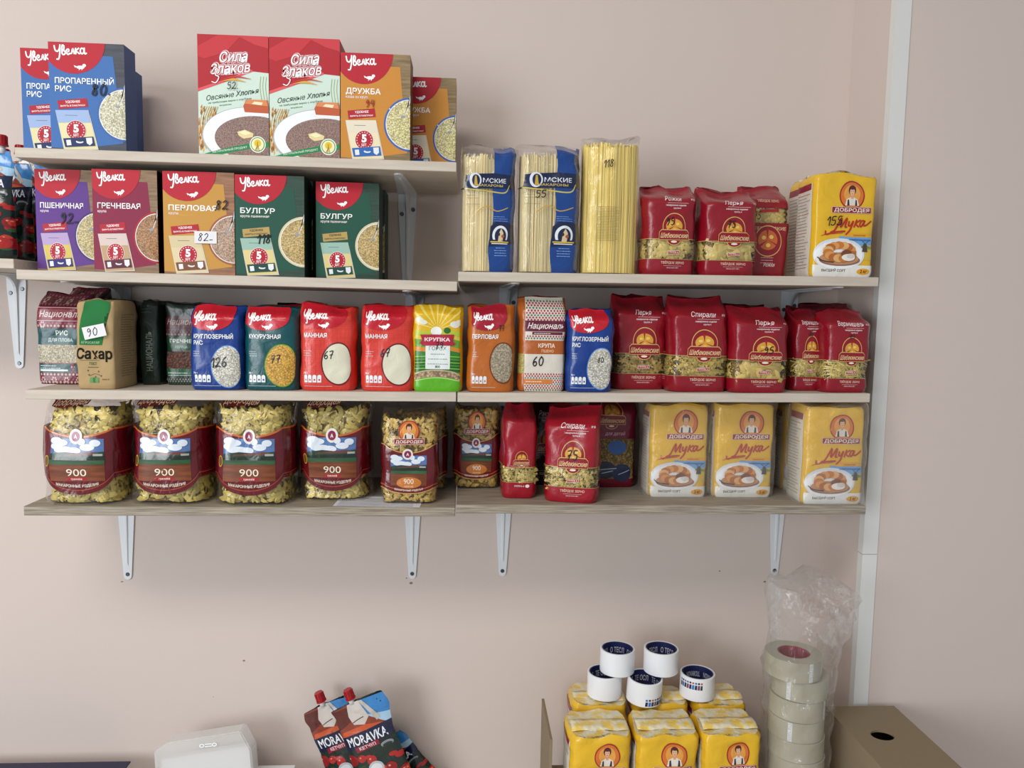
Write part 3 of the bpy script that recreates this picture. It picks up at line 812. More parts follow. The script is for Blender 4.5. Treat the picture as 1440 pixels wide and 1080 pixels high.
A_BUCK = art_carton('ГРЕЧНЕВАЯ', 'крупа', '86143d', '8c6f50', 'a8242f', 'b98a5e', 'bfa078', 'd9c6c0', '5c1a32', 'b3172b', tw=.66)
A_BARL = art_carton('ПЕРЛОВАЯ', 'крупа', 'c6923e', '9a6a4a', 'a25b3e', 'c8a890', 'dfd0a4', 'd8c79e', '7c4a2c', 'b3172b', tw=.68)
A_BULG = art_carton('БУЛГУР', 'крупа пшеничная', '14503f', '1c4133', 'd8cda6', 'd3b777', 'e0d08c', '9cc0b0', '14463a', 'b99d5c', tw=.50, ribtext='3b3420')

def art_oat():
    W, H = 95, 158; a = Art(W, H, 45, 'carton')
    a.rect(0, 0, W, H, 'cfe3d6')
    a.poly([(0, H), (W, H), (W, H*.7), (W*.78, H*.71), (W*.45, H*.63), (0, H*.53)], 'b01424')
    a.poly([(W*.3, H), (W*.62, H), (W*.4, H*.86), (W*.1, H*.80), (0, H*.82), (0, H*.9)], 'c42a35')
    a.poly([(W*.55, H), (W, H), (W, H*.9), (W*.8, H*.93)], 'c93640')
    a.poly([(W*.78, H*.71), (W*.45, H*.63), (0, H*.53), (0, H*.555), (W*.44, H*.65), (W*.76, H*.725)], 'e2545a')
    # green field and ears of oats
    for k in range(9):
        a.strokes([[(0, 0), (.4, .25), (1, .3)]], W*(.2+.05*k), H*(.31+.012*(k % 4)), W*.32, H*.1, 1.8, ('6fa05a', '8bb56a', 'a9c98a')[k % 3], taper=.9)
    r = random.Random(4)
    for k in range(70):
        x = W*(.0+.26*r.random()**1.3); y = H*(.02+.36*r.random())
        a.poly([(x, y), (x+1.5, y+3), (x+1, y+7.5), (x-1.2, y+3.5)], ('b97a28', 'd59a3c', '8f5a1c', 'e0b060')[k % 4], same=k > 0)
    for k in range(7):
        a.strokes([[(0, 0), (.1, .6), (.5, 1.1)]], W*(.02+.03*k), H*.2, W*.15, H*.19, .7, 'c99a45')
    for k in range(3):
        a.strokes([[(0, 0), (-.2, .6), (-.1, 1.1)]], W*(.9+.04*k), H*.47, W*.12, H*.18, .8, '9db070')
    # bowl
    a.ell(W*.73, H*.17, W*.68, H*.245, 'aab4bd', n=48); a.ell(W*.73, H*.175, W*.665, H*.235, 'f2f4f6', n=48)
    a.ell(W*.80, H*.155, W*.57, H*.185, '9c7d72', n=48, mat='finegrain')
    a.poly([(W*.55, H*.205), (W*.66, H*.225), (W*.78, H*.195), (W*.77, H*.165), (W*.64, H*.15), (W*.57, H*.175)], 'e8d69a'); a.poly([(W*.57, H*.2), (W*.66, H*.217), (W*.75, H*.193), (W*.66, H*.178)], 'f4ebc0')
    # bread and butter
    a.ell(W*.86, H*.375, W*.27, H*.035, 'eef1f3', n=24); a.poly([(W*.64, H*.42), (W*.68, H*.47), (W*.98, H*.475), (W, H*.42), (W, H*.365), (W*.66, H*.37)], 'c05a33')
    a.poly([(W*.66, H*.44), (W*.7, H*.475), (W*.97, H*.475), (W*.99, H*.425)], 'dd8a55'); a.poly([(W*.76, H*.44), (W*.8, H*.46), (W*.92, H*.455), (W*.9, H*.43)], 'f3e6c2')
    # logo: lettering with a red outline
    for col, b, dx in (('e8eef0', .11, 0), ('b3172b', .07, 0), ('ffffff', .012, 0)):
        a.text('Сила', W*.30, H*.775, H*.082, col, w=W*.40, bold=b, shear=.25, rot=5)
        a.text('Злаков', W*.175, H*.675, H*.082, col, w=W*.56, bold=b, shear=.25, rot=5, same=True)
    a.strokes([[(0, .7), (.3, 1), (.6, .85), (.35, .55), (.7, .4), (.4, .05), (0, .1)]], W*.2, H*.60, W*.14, H*.13, 2.6, 'b3172b'); a.strokes([[(0, .7), (.3, 1), (.6, .85), (.35, .55), (.7, .4), (.4, .05), (0, .1)]], W*.2, H*.60, W*.14, H*.13, 1.2, 'ffffff')
    a.strokes([[(0, 0), (.5, .35), (1, .2)]], W*.3, H*.625, W*.45, H*.1, 2.5, 'c0392b', taper=.8); a.strokes([[(0, 0), (.5, .22), (1, .0)]], W*.34, H*.62, W*.34, H*.08, 3.2, 'e0a63c', taper=.9)
    a.text('Овсяные Хлопья', W*.11, H*.455, H*.042, '16402c', w=W*.75, bold=.01, shear=.35, rot=10)
    a.text('не требующие варки с отрубями', W*.14, H*.43, H*.014, '567a66', w=W*.62, rot=8); a.text('натуральные', W*.3, H*.415, H*.012, '567a66', rot=8, same=True)
    # green ribbon and round badge
    P = [(0, .0), (.3, .055), (.7, .11), (1, .13), (1, .085), (.7, .065), (.3, .01), (.18, -.01)]
    a.poly([(W*x, H*(y+.0)) for x, y in P], '18864a')
    a.text('НАТУРАЛЬНЫЙ ПРОДУКТ', W*.2, H*.022, H*.016, 'e8f4ea', w=W*.5, rot=10, bold=.01)
    a.ell(W*.84, H*.105, W*.115, W*.115, 'eef0e4'); a.ell(W*.84, H*.105, W*.1, W*.1, '4f9a55'); a.ell(W*.84, H*.105, W*.088, W*.088, 'f1eec0'); a.ell(W*.84, H*.115, W*.05, W*.05, 'e3c22e')
    a.strokes([[(0, 0), (.1, 1)], [(.3, 0), (.1, .7)], [(-.25, 0), (.1, .6)]], W*.83, H*.055, W*.1, H*.07, .9, 'a8842c')
    return a
A_OAT = art_oat()

def lines(a, x, y, w, n, dy, col, h=.5, seed=1, al='l'):
    r = random.Random(seed)
    for k in range(n):
        ww = w*(.6+.4*r.random()); x0 = x if al == 'l' else x-ww/2; xx = x0
        first = True
        while xx < x0+ww:
            q = r.uniform(1.2, 4); a.rect(xx, y-k*dy, min(xx+q, x0+ww), y-k*dy+h, col, same=not (k == 0 and first), clip=False); xx += q+.7; first = False

def art_uvbag(t1, t2, bg, food, gm, rim, rim2=None, cx=.72, cy=.30, rx=.285, ry=.245, tx=.07, logo=.0, mono=None, tw=None, redc='c01428', grid=None, flat=True):
    W, H = 80, 122; a = Art(W, H, 46, 'film')
    if grid:
        for k in range(14): a.rect(k*6, 0, k*6+.35, H, grid, same=k > 0)
        for k in range(21): a.rect(0, k*6, W, k*6+.35, grid, same=True)
    elif mono:
        r = random.Random(3)
        for k in range(22):
            x, y = r.random()*W, r.random()*H; a.strokes([[(0, 0), (.5, .8), (1, .2), (1.6, .9)]], x, y, 9, 6, .55, mono)
    a.ell(W*.40, H*(.90+logo), W*.47, H*.185, redc, n=44)
    a.poly([(0, H*(.9+logo)), (W*.85, H*(.92+logo)), (W*.78, H), (0, H)], redc, same=True)
    uv_logo(a, W*.09, H*(.80+logo), H*.12, wd=.11, rot=2)
    bird(a, W*.46, H*(.755+logo), W*.07)
    a.text(t1, W*tx, H*.62, H*.05, 'f2f4f6', w=tw and W*tw, bold=.025)
    if t2: a.text(t2, W*tx, H*.545, H*.05, 'e6ebf2', bold=.025, same=True)
    lines(a, W*tx, H*.46, 15, 3, 3.2, 'cfd4da', .6, seed=len(t1))
    a.ell(W*cx, H*cy, W*rx*1.09, H*ry*1.075, rim, n=40)
    if rim2: a.ell(W*cx, H*cy, W*rx*1.04, H*ry*1.04, rim2, n=40)
    a.ell(W*cx, H*cy, W*rx, H*ry, food, n=40, mat=gm)
    a.text('700 г', W*tx, H*.195, H*.022, 'e8ecf0')
    for k in range(4):
        x = W*(tx+.02+.085*k); a.rect(x, H*.095, x+W*.07, H*.165, 'e8ecf0', same=k > 0); a.ell(x+W*.035, H*.165, W*.035, H*.02, 'e8ecf0', n=10, same=True)
        a.rect(x+W*.02, H*.115, x+W*.05, H*.135, bg)
    a.rect(W*tx, H*.05, W*.6, H*.054, 'cfd4da')
    return a
A_ROUND = art_uvbag('КРУГЛОЗЕРНЫЙ', 'РИС', '123a88', 'e2dfd2', 'grain', '1f4aa8', '6aa0d8', cx=.74, cy=.285, rx=.30, mono='2a50b4', tw=.78)
A_CORN = art_uvbag('КУКУРУЗНАЯ', '', '0a4e54', 'e3b04a', 'grain', '2f6b28', '7aa330', cx=.72, cy=.30, rx=.30, mono='1b6a72', tw=.62)
A_SEMO = art_uvbag('МАННАЯ', '', 'd83c30', 'dedbc4', 'film', '6b1a22', None, cx=.72, cy=.315, rx=.29, ry=.235, grid='e2564a', tw=.44)
A_PEAR = art_uvbag('ПЕРЛОВАЯ', '', 'b9641f', 'b8aa92', 'grain', '5c2a14', '7a4a26', cx=.76, cy=.34, rx=.27, ry=.225, mono='c9762f', tw=.58, redc='a5122c')

def ornament_rows(a, x0, x1, y0, y1, bg, c1, c2, step=5.5):
    a.rect(x0, y0, x1, y1, bg); k = 0; first = True
    y = y0+step*.5
    while y < y1:
        x = x0+step*(.5+.5*(k % 2))
        while x < x1:
            s = step*.36; a.poly([(x-s, y), (x, y-s), (x+s, y), (x, y+s)], c1 if (k % 3) else c2, same=not first); first = False
            a.poly([(x-s*.4, y), (x, y-s*.4), (x+s*.4, y), (x, y+s*.4)], bg, same=True) if False else None
            x += step
        y += step*.62; k += 1
def rosettes(a, x0, x1, y, n, r, col):
    for k in range(n):
        cx = x0+(x1-x0)*(k+.5)/n
        for q in range(6):
            an = q*math.pi/3; a.ell(cx+r*math.cos(an)*.62, y+r*math.sin(an)*.62, r*.3, r*.3, col, n=6, same=(k+q) > 0)
def art_plov():
    W, H = 78, 130; a = Art(W, H, 50)
    ornament_rows(a, 0, W, H*.86, H, '5c1226', '7d2038', '9a5560', 6); rosettes(a, 0, W, H*.92, 4, 5, 'c9a9a4')
    a.rect(0, H*.70, W, H*.85, '8a1530'); a.rect(0, H*.845, W, H*.853, 'd8b6b0'); a.rect(0, H*.70, W, H*.708, 'd8b6b0', same=True)
    a.text('Националь', W*.06, H*.745, H*.07, 'f0dcd6', w=W*.88, bold=.015, shear=.35)
    ornament_rows(a, 0, W, H*.625, H*.698, '6e1630', 'a04458', 'c9a9a4', 6); rosettes(a, 0, W*.3, H*.66, 1, 6, 'c9a9a4')
    a.rect(0, H*.44, W, H*.62, '0d4a4e'); a.text('РИС', W*.55, H*.545, H*.052, 'e8efec', al='c', bold=.02); a.text('ДЛЯ ПЛОВА', W*.52, H*.475, H*.036, 'cfdedb', al='c', same=True)
    ornament_rows(a, 0, W, 0, H*.235, '5c1226', '8a2c44', 'c9a9a4', 6); rosettes(a, 0, W, H*.05, 4, 5, 'c9a9a4')
    a.rect(W*.03, H*.13, W*.72, H*.225, '0d4a4e'); lines(a, W*.06, H*.2, 45, 2, 3.5, 'cfdedb', 1.0); a.rect(W*.06, H*.145, W*.66, H*.165, 'dfe5e3')
    a.rect(W*.8, H*.14, W*.95, H*.22, '0d4a4e', same=True)
    return a
def art_grech():
    W, H = 78, 130; a = Art(W, H, 50)
    a.rect(0, H*.85, W, H, '13261c'); a.rect(0, H*.70, W, H*.84, '5a1526'); a.text('Националь', W*.06, H*.745, H*.07, 'b9a59c', w=W*.88, bold=.01, shear=.35)
    ornament_rows(a, 0, W, H*.60, H*.695, '3a1a20', '6b3a40', '8b7a70', 6)
    a.rect(0, H*.42, W, H*.60, '0f3d24'); a.text('ГРЕЧНЕВАЯ', W*.12, H*.52, H*.045, 'cfd8cd', w=W*.8, bold=.02); a.text('ЯДРИЦА', W*.25, H*.455, H*.03, '8fb398', same=True)
    a.rect(0, H*.20, W, H*.41, '6b4030', mat='food')
    a.rect(0, H*.12, W, H*.2, '1c5636'); lines(a, W*.06, H*.14, 55, 2, 4, 'cfdedb', 1.2)
    ornament_rows(a, 0, W, 0, H*.11, '18241c', '8d948c', '3c5a44', 5)
    a.text('НАЦИОНАЛЬ', a.W+28, H*.28, H*.045, '8a948c', rot=90, w=H*.5)
    return a
def art_millet():
    W, H = 74, 130; a = Art(W, H, 46)
    a.rect(W*.12, 0, W, H, 'ddd6ca')
    ornament_rows(a, W*.12, W, H*.72, H*.97, 'ddd6ca', 'a83248', '4c7a66', 5)
    a.rect(W*.10, H*.64, W, H*.755, '641a34'); a.text('Националь', W*.17, H*.67, H*.062, 'f0e6e2', w=W*.76, bold=.015, shear=.35)
    a.rect(W*.28, H*.605, W*.92, H*.635, '6d2038'); lines(a, W*.32, H*.615, 38, 1, 3, 'e8dcd6', .9)
    ornament_rows(a, W*.12, W, H*.55, H*.6, 'ddd6ca', 'a83248', '4c7a66', 4.4)
    a.rect(W*.12, H*.40, W, H*.545, 'b05c20'); a.text('КРУПА', W*.58, H*.47, H*.043, 'f4e8d8', al='c', bold=.025); a.text('ПШЕНО', W*.6, H*.42, H*.028, 'ecc79c', al='c', same=True)
    ornament_rows(a, W*.12, W, 0, H*.19, 'ddd6ca', 'a83248', '4c7a66', 4.4)
    a.rect(W*.12, H*.08, W*.72, H*.13, 'd9803c'); lines(a, W*.16, H*.1, 38, 1, 3, 'f4e8d8', 1.0)
    return a
A_PLOV, A_GRECH, A_MILL = art_plov(), art_grech(), art_millet()

def art_pea():
    W, H = 72, 122; a = Art(W, H, 44)
    a.rect(0, H*.6, W, H, 'dfb51e')
    for k in range(9):
        an = math.radians(20+k*18); x, y = W*.5, H*.72
        a.poly([(x, y), (x+90*math.cos(an-.05), y+90*math.sin(an-.05)), (x+90*math.cos(an+.05), y+90*math.sin(an+.05))], 'f0d96a', same=k > 0)
    for x, y, r in ((.12, .83, .1), (.22, .8, .08), (.85, .78, .12), (.95, .8, .1)): a.ell(W*x, H*y, W*r, W*r*.55, 'e8e6da', n=16)
    for k, (c, y0, y1) in enumerate((('b9c93a', .64, .70), ('e0c84a', .58, .64), ('6aa32e', .5, .6), ('d78a2c', .44, .51), ('2f7d2e', .3, .46), ('1f6428', .22, .36))):
        a.poly([(0, H*y0), (0, H*(y1+.01)), (W*.3, H*y1), (W*.7, H*(y1+.02)), (W, H*(y1-.01)), (W, H*y0)], c)
    for k in range(5): a.strokes([[(0, 0), (.5, .15), (1, 0)]], 0, H*(.26+.035*k), W, H*.08, 1.2, ('8cc63a', '57a02c')[k % 2])
    a.ell(W*.47, H*.70, W*.11, W*.09, 'f0f2ea'); a.ell(W*.68, H*.71, W*.07, W*.06, '2f6a2c', n=12)
    a.rect(W*.26, H*.26, W*.74, H*.62, 'e6ecea')
    a.poly([(W*.15, H*.66), (W*.82, H*.665), (W*.80, H*.585), (W*.87, H*.555), (W*.8, H*.535), (W*.2, H*.53), (W*.14, H*.56), (W*.19, H*.6)], 'b0203c')
    a.text('КРУПКА', W*.49, H*.585, H*.04, 'f6e6e8', al='c', w=W*.5, bold=.03)
    a.text('ГОРОХ', W*.5, H*.48, H*.045, '4f7a6c', al='c', w=W*.34, bold=.0); lines(a, W*.5, H*.43, 30, 3, 7, '7a938c', 1, al='c'); a.text('800', W*.5, H*.275, H*.028, '35604f', al='c')
    a.ell(W*.48, H*.11, W*.62, H*.145, 'b9b48a', n=40); a.ell(W*.48, H*.11, W*.58, H*.13, 'cdab8a', n=40, mat='food')
    a.ell(W*.48, H*.0, W*.7, H*.17, '5cb01e', n=40); a.strokes([[(0, 0), (.5, .2), (1, 0)]], W*.02, H*.12, W*.95, H*.2, .9, 'cfe6a0')
    return a
A_PEA = art_pea()

def art_sugar():
    W, H = 82, 128; a = Art(W, H, 58, 'paper')
    a.poly([(W*.02, H*.68), (W*.0, H*.5), (W*.02, H*.42)], 'c4a77a')
    a.poly([(W*.14, H*.50), (W*.68, H*.50), (W*.66, H*.66), (W*.74, H*.82), (W*.88, H*.93), (W*.9, H*1.0), (W*.26, H*1.0), (W*.22, H*.9), (W*.15, H*.78)], '2c7440')
    a.ell(W*.42, H*.63, W*.09, W*.09, 'd9e4d2'); a.ell(W*.42, H*.63, W*.065, W*.065, '2c7440'); a.text('АГРОСАХАР', W*.41, H*.515, H*.026, 'a9c6a2', al='c', w=W*.44)
    a.text('Сахар', W*.06, H*.345, H*.115, '1b1a16', w=W*.86, bold=.03)
    a.rect(W*.15, H*.325, W*.62, H*.33, '7a6a4c'); a.text('ГОСТ', W*.46, H*.275, H*.03, '2c6a3e', al='c', bold=.02); lines(a, W*.46, H*.245, 32, 1, 4, '5b5138', .8, al='c')
    for x, y in ((.32, .21), (.34, .16), (.5, .14), (.58, .2), (.64, .15)): a.ell(W*x, H*y, 1.4, 1.4, '6a5f42', n=8)
    a.strokes([[(0, 0), (.5, .4), (1, .1)]], W*.36, H*.15, W*.26, H*.06, .6, '6a5f42')
    a.rect(W*.36, H*.075, W*.58, H*.13, '6c9a64'); a.rect(W*.44, H*.075, W*.5, H*.13, '3f7a48'); a.text('масса 1 кг', W*.66, H*.105, H*.016, '5b5138')
    for k in range(26): lines(a, W+12, H*(.84-.028*k), 30, 1, 1, '6a5c40', .7, seed=k)
    return a
A_SUG = art_sugar()

def shells(a, cx, cy, r, col='d9a03a', red='9e1226'):
    a.ell(cx, cy, r*.88, r*.64, col, n=22)
    for an in (95, 215, 335):
        t_ = math.radians(an); a.poly([(cx, cy), (cx+r*math.cos(t_-.16), cy+r*math.sin(t_-.08)*.75), (cx+r*math.cos(t_+.09), cy+r*math.sin(t_+.09)*.85)], red, same=an > 100)
    for an in (35, 155, 275): a.ell(cx+r*.4*math.cos(math.radians(an)), cy+r*.34*math.sin(math.radians(an)), r*.2, r*.13, 'f0c868', n=10, same=an > 40)
def red_logo(a, cx, by, w, name=True):
    """arched gold badge with shells above a name banner; by is the banner's lower edge"""
    h = w*.22; r = w*.36; cy = by+h+r*.42
    a.ell(cx, cy, r*1.07, r*1.07, 'd8b368', n=36); a.ell(cx, cy, r, r, '8e0d20', n=36)
    shells(a, cx, cy+r*.05, r*.85)
    a.poly([(cx-w*.5, by), (cx-w*.5, by+h), (cx-w*.42, by+h*1.35), (cx+w*.42, by+h*1.35), (cx+w*.5, by+h), (cx+w*.5, by)], 'd8b368')
    a.poly([(cx-w*.485, by+.7), (cx-w*.485, by+h-.3), (cx-w*.41, by+h*1.25), (cx+w*.41, by+h*1.25), (cx+w*.485, by+h-.3), (cx+w*.485, by+.7)], '8e0d20')
    if name: a.text('Шебекинские', cx, by+h*.28, h*.62, 'eecf9a', al='c', w=w*.9, bold=.012, shear=.25)
    a.ell(cx, by-.3, w*.22, h*.62, 'd8b368', n=20, a0=180, a1=360); a.ell(cx, by-.1, w*.2, h*.55, '8e0d20', n=20, a0=180, a1=360); a.ell(cx, by-h*.2, w*.1, h*.14, 'f0e2d2', n=14)
def art_red(title, sub='макаронные изделия'):
    W, H = 85, 122; a = Art(W, H, 52, 'film')
    a.text(title, W*.52, H*.80, H*.052, 'f2dede', al='c', bold=.01, shear=.3, rot=-1); a.text('№ 203', W*.88, H*.81, H*.02, 'f2dede', same=True)
    a.rect(W*.42, H*.775, W*.82, H*.779, 'e0bcbc', same=True); a.text(sub, W*.58, H*.745, H*.019, 'f2dede', al='c', same=True); a.text('группа А', W*.6, H*.715, H*.017, 'f2dede', al='c', same=True)
    a.rect(-a.D, H*.385, W+a.D, H*.39, 'd8b368', clip=False)
    red_logo(a, W*.55, H*.375, W*.56)
    a.poly([(W*.44, H*.22), (W*.66, H*.225), (W*.66, H*.265), (W*.44, H*.26)], 'e6cfae'); a.poly([(W*.45, H*.225), (W*.65, H*.23), (W*.65, H*.26), (W*.45, H*.255)], 'a8152b'); a.text('ГРУППА А', W*.55, H*.235, H*.018, 'f6e9e0', al='c')
    a.rect(-a.D, H*.168, W+a.D, H*.171, 'd8b368', clip=False)
    a.text('ТВЁРДОЕ ЗЕРНО', W*.55, H*.118, H*.025, 'e8c2a8', al='c', w=W*.44); a.rect(W*.38, H*.095, W*.72, H*.098, 'e0bcbc', same=True); a.text('масса нетто 450 г', W*.55, H*.07, H*.014, 'e8c2c2', al='c', same=True)
    red_logo(a, -a.D*.42, H*.40, a.D*.34, False)
    for k in range(3): a.strokes([[(0, 0), (1, .1)]], -a.D*.65, H*(.12+.02*k), 14, 5, .5, 'd8a8a8')
    return a
A_RED = {k: art_red(v) for k, v in dict(per='Перья', spi='Спирали', rog='Рожки', verm='Вермишель', gn='Ракушки').items()}
def art_redback():
    W, H = 85, 122; a = Art(W, H, 52, 'film')
    a.text('ТВЁРДОЕ ЗЕРНО', W*.5, H*.80, H*.026, 'e0b89c', al='c', w=W*.5)
    a.poly([(W*.3, H*.69), (W*.72, H*.70), (W*.72, H*.73), (W*.3, H*.72)], 'a8152b')
    a.text('ШЕБЕКИНСКИЕ', W*.5, H*.505, H*.035, 'e6c79a', al='c', w=W*.8, bold=.01)
    a.ell(W*.5, H*.39, W*.30, W*.24, 'd8b368'); a.ell(W*.5, H*.39, W*.285, W*.225, '8e0d20'); shells(a, W*.5, H*.40, W*.24, 'c9682c')
    lines(a, W*.5, H*.21, 34, 3, 3.4, 'e0bcbc', .7, al='c'); a.text('Рожки', W*.55, H*.12, H*.04, 'ecd0c8', al='c', shear=.3)
    return a
A_REDB = art_redback()
def art_redside():
    W, H = 58, 132; a = Art(W, H, 70, 'film')
    red_logo(a, W*.55, H*.375, W*.46, True)
    a.rect(W*.25, H*.362, W*.75, H*.366, 'e0bcbc'); a.rect(-a.D, H*.345, W+a.D, H*.35, 'd8b368', clip=False)
    a.rect(-a.D, H*.18, W+a.D, H*.184, 'd8b368', clip=False)
    a.text('ГРУППА А', W*.36, H*.13, H*.018, 'f2dede'); a.ell(W*.72, H*.14, 3.4, 2.4, 'f2e6e6', n=14)
    return a
A_REDS = art_redside()
def art_child():
    W, H = 80, 130; a = Art(W, H, 50, 'film')
    red_logo(a, W*.42, H*.72, W*.6, True)
    a.text('для детей', W*.5, H*.60, H*.04, 'e6a8bc', al='c', bold=.02, shear=.2)
    a.rect(W*.1, H*.1, W, H*.56, 'a58a52', mat='food')
    a.ell(W*.3, H*.2, W*.24, H*.1, '1a2440'); a.ell(W*.68, H*.17, W*.22, H*.1, '1b2c54'); a.ell(W*.55, H*.46, W*.2, H*.08, '2f62b0')
    a.strokes([[(0, 0), (1, .2)], [(.2, -.4), (.8, -.1)]], W*.15, H*.2, W*.4, H*.1, 1.2, 'b9c6d8'); a.strokes([[(0, 0), (1, .5)]], W*.6, H*.15, W*.25, H*.1, 1.2, 'b9c6d8')
    return a
A_CHILD = art_child()

def woman(a, cx, cy, r):
    """round badge with the head and shoulders of a woman in a white blouse"""
    a.ell(cx, cy, r*1.1, r*1.1, '9c1f2a', n=36); a.ell(cx, cy, r, r, 'd9742a', n=36); a.ell(cx, cy+r*.1, r*.72, r*.72, 'e8a24a', n=30)
    a.poly([(cx-r*.62, cy-r*.8), (cx-r*.5, cy-r*.3), (cx-r*.15, cy-r*.12), (cx+r*.15, cy-r*.12), (cx+r*.5, cy-r*.3), (cx+r*.62, cy-r*.8)], 'e9e2d6')
    a.poly([(cx-r*.45, cy-r*.8), (cx-r*.42, cy-r*.35), (cx-r*.3, cy-r*.3), (cx-r*.25, cy-r*.8)], '3b2a2a'); a.poly([(cx+r*.45, cy-r*.8), (cx+r*.42, cy-r*.35), (cx+r*.3, cy-r*.3), (cx+r*.25, cy-r*.8)], '3b2a2a', same=True)
    a.ell(cx, cy+r*.42, r*.33, r*.38, '4a1e1c', n=20); a.poly([(cx-r*.11, cy-.25*r), (cx-r*.11, cy+r*.1), (cx+r*.11, cy+r*.1), (cx+r*.11, cy-.25*r)], 'dba27e')
    a.ell(cx, cy+r*.3, r*.22, r*.31, 'e6b592', n=20); a.ell(cx, cy+r*.62, r*.27, r*.15, '5a2220', n=16)
    for sx in (-1, 1): a.ell(cx+sx*r*.09, cy+r*.34, r*.035, r*.02, '3a2420', n=8, same=sx > 0)
    a.ell(cx, cy+r*.14, r*.06, r*.022, 'a83a3a', n=8)
def art_flour():
    W, H = 96, 146; a = Art(W, H, 62, 'film')
    # picture: sky, mill, field, plate with pastry
    a.poly([(W*.42, H*.40), (W*.98, H*.405), (W*.98, H*.29), (W*.42, H*.26)], '6fa8dc'); a.poly([(W*.55, H*.30), (W*.98, H*.32), (W*.98, H*.17), (W*.5, H*.17)], 'd8b43a')
    a.poly([(W*.62, H*.30), (W*.98, H*.305), (W*.98, H*.28), (W*.7, H*.265)], '86964a')
    a.ell(W*.42, H*.22, W*.42, H*.16, 'dfe4ec', n=44); a.rect(0, 0, W, H*.115, 'e9e7e0'); a.ell(W*.42, H*.215, W*.39, H*.14, 'f4f5f6', n=44)
    a.ell(W*.44, H*.165, W*.33, H*.06, '8f6a5a', n=40); a.ell(W*.43, H*.18, W*.315, H*.06, 'c98f62', n=40)
    r = random.Random(2)
    for k in range(15):
        an = k/15*2*math.pi; a.ell(W*(.43+.19*math.cos(an)), H*(.245+.065*math.sin(an)), W*.085, H*.04, ('c97a35', 'dd9a55', 'b9682c', 'e4b070')[k % 4], n=12)
    a.ell(W*.53, H*.225, W*.09, H*.04, '7c4426', n=14); a.ell(W*.56, H*.19, W*.11, H*.035, 'f1ebe4', n=16); a.ell(W*.6, H*.205, W*.07, H*.025, 'd9cfc8', n=12)
    a.strokes([[(0, .6), (.3, .2), (1, 0)]], W*.08, H*.14, W*.25, H*.08, 1.4, '3a2a30')
    a.poly([(W*.80, H*.25), (W*.82, H*.33), (W*.87, H*.33), (W*.89, H*.25)], '4a4038'); a.strokes([[(-.5, .5), (.5, -.5)], [(-.5, -.5), (.5, .5)]], W*.845, H*.33, W*.12, H*.07, .8, '4a4038')
    a.text('ВЫСШИЙ СОРТ', W*.16, H*.05, H*.024, '3c2f2a', w=W*.38); a.ell(W*.83, H*.055, W*.11, H*.03, 'e9a41c'); a.text('2 кг', W*.83, H*.042, H*.03, '5a2a12', al='c', bold=.03)
    a.rect(W*.5, H*.395, W*.97, H*.43, 'e8a51c'); a.text('пшеничная', W*.74, H*.405, H*.018, 'b9621c', al='c'); a.text('хлебопекарная', W*.76, H*.36, H*.02, '2f5f9c', al='c', w=W*.38)
    a.strokes(MUKA, W*.30, H*.445, W*.20, H*.13, 2.6, 'b8301a', rot=3, shear=.2); a.strokes([[(0, 0), (.3, .1), (1, .16)]], W*.12, H*.40, W*.35, H*.2, 1.6, 'b8301a', taper=.7)
    woman(a, W*.59, H*.80, W*.185)
    a.poly([(W*.27, H*.625), (W*.91, H*.625), (W*.91, H*.69), (W*.27, H*.69)], 'e6c4a8'); a.poly([(W*.28, H*.63), (W*.90, H*.63), (W*.90, H*.685), (W*.28, H*.685)], '8c1d33'); a.text('ДОБРОДЕЯ', W*.59, H*.642, H*.034, 'f6ead8', al='c', w=W*.56, bold=.02)
    # side panels
    for x0 in (-62, 96):
        a.rect(x0+8, 0, x0+54, H*.92, 'd9d3c6', clip=False); a.rect(x0+10, H*.86, x0+52, H*.92, '8c1d33', clip=False)
        for k in range(24): lines(a, x0+12, H*(.82-.032*k), 38, 1, 1, '8a8174' if k % 6 else 'b05a3c', 1.1, seed=k)
    return a
A_FLOUR = art_flour()

def land(a, x0, x1, y0, y1):
    """farm picture: clouds, barns, trees and a ploughed field"""
    X = lambda f: x0+(x1-x0)*f; Y = lambda f: y0+(y1-y0)*f
    a.rect(x0, y0, x1, y1, '7c3f1c', mat='woodprint'); a.rect(x0, Y(.62), x1, y1, '5677ac')
    for k, (x, y, w_) in enumerate(((.1, .82, .3), (.2, .90, .3), (.28, .74, .4), (.46, .72, .26), (.12, .95, .24), (.7, .80, .26), (.84, .90, .2), (.6, .93, .14))):
        xx0, xx1 = max(X(x)-(x1-x0)*w_/2, x0), min(X(x)+(x1-x0)*w_/2, x1); a.ell((xx0+xx1)/2, Y(y), (xx1-xx0)/2, (y1-y0)*.08, 'dfe8f2', n=18)
    a.poly([(x0, Y(.64)), (X(.3), Y(.69)), (X(.6), Y(.66)), (x1, Y(.7)), (x1, Y(.5)), (x0, Y(.5))], '2a3f2c'); a.poly([(x0, Y(.55)), (x1, Y(.6)), (x1, Y(.5)), (x0, Y(.47))], '1b2a20')
    a.poly([(X(.2), Y(.62)), (X(.75), Y(.70)), (X(.9), Y(.68)), (X(.88), Y(.62)), (X(.2), Y(.6))], '6a4038'); a.rect(X(.8), Y(.60), X(.97), Y(.65), 'a8b0a8')
    a.rect(x0, Y(.40), x1, Y(.5), '2f5a34', mat='woodprint')
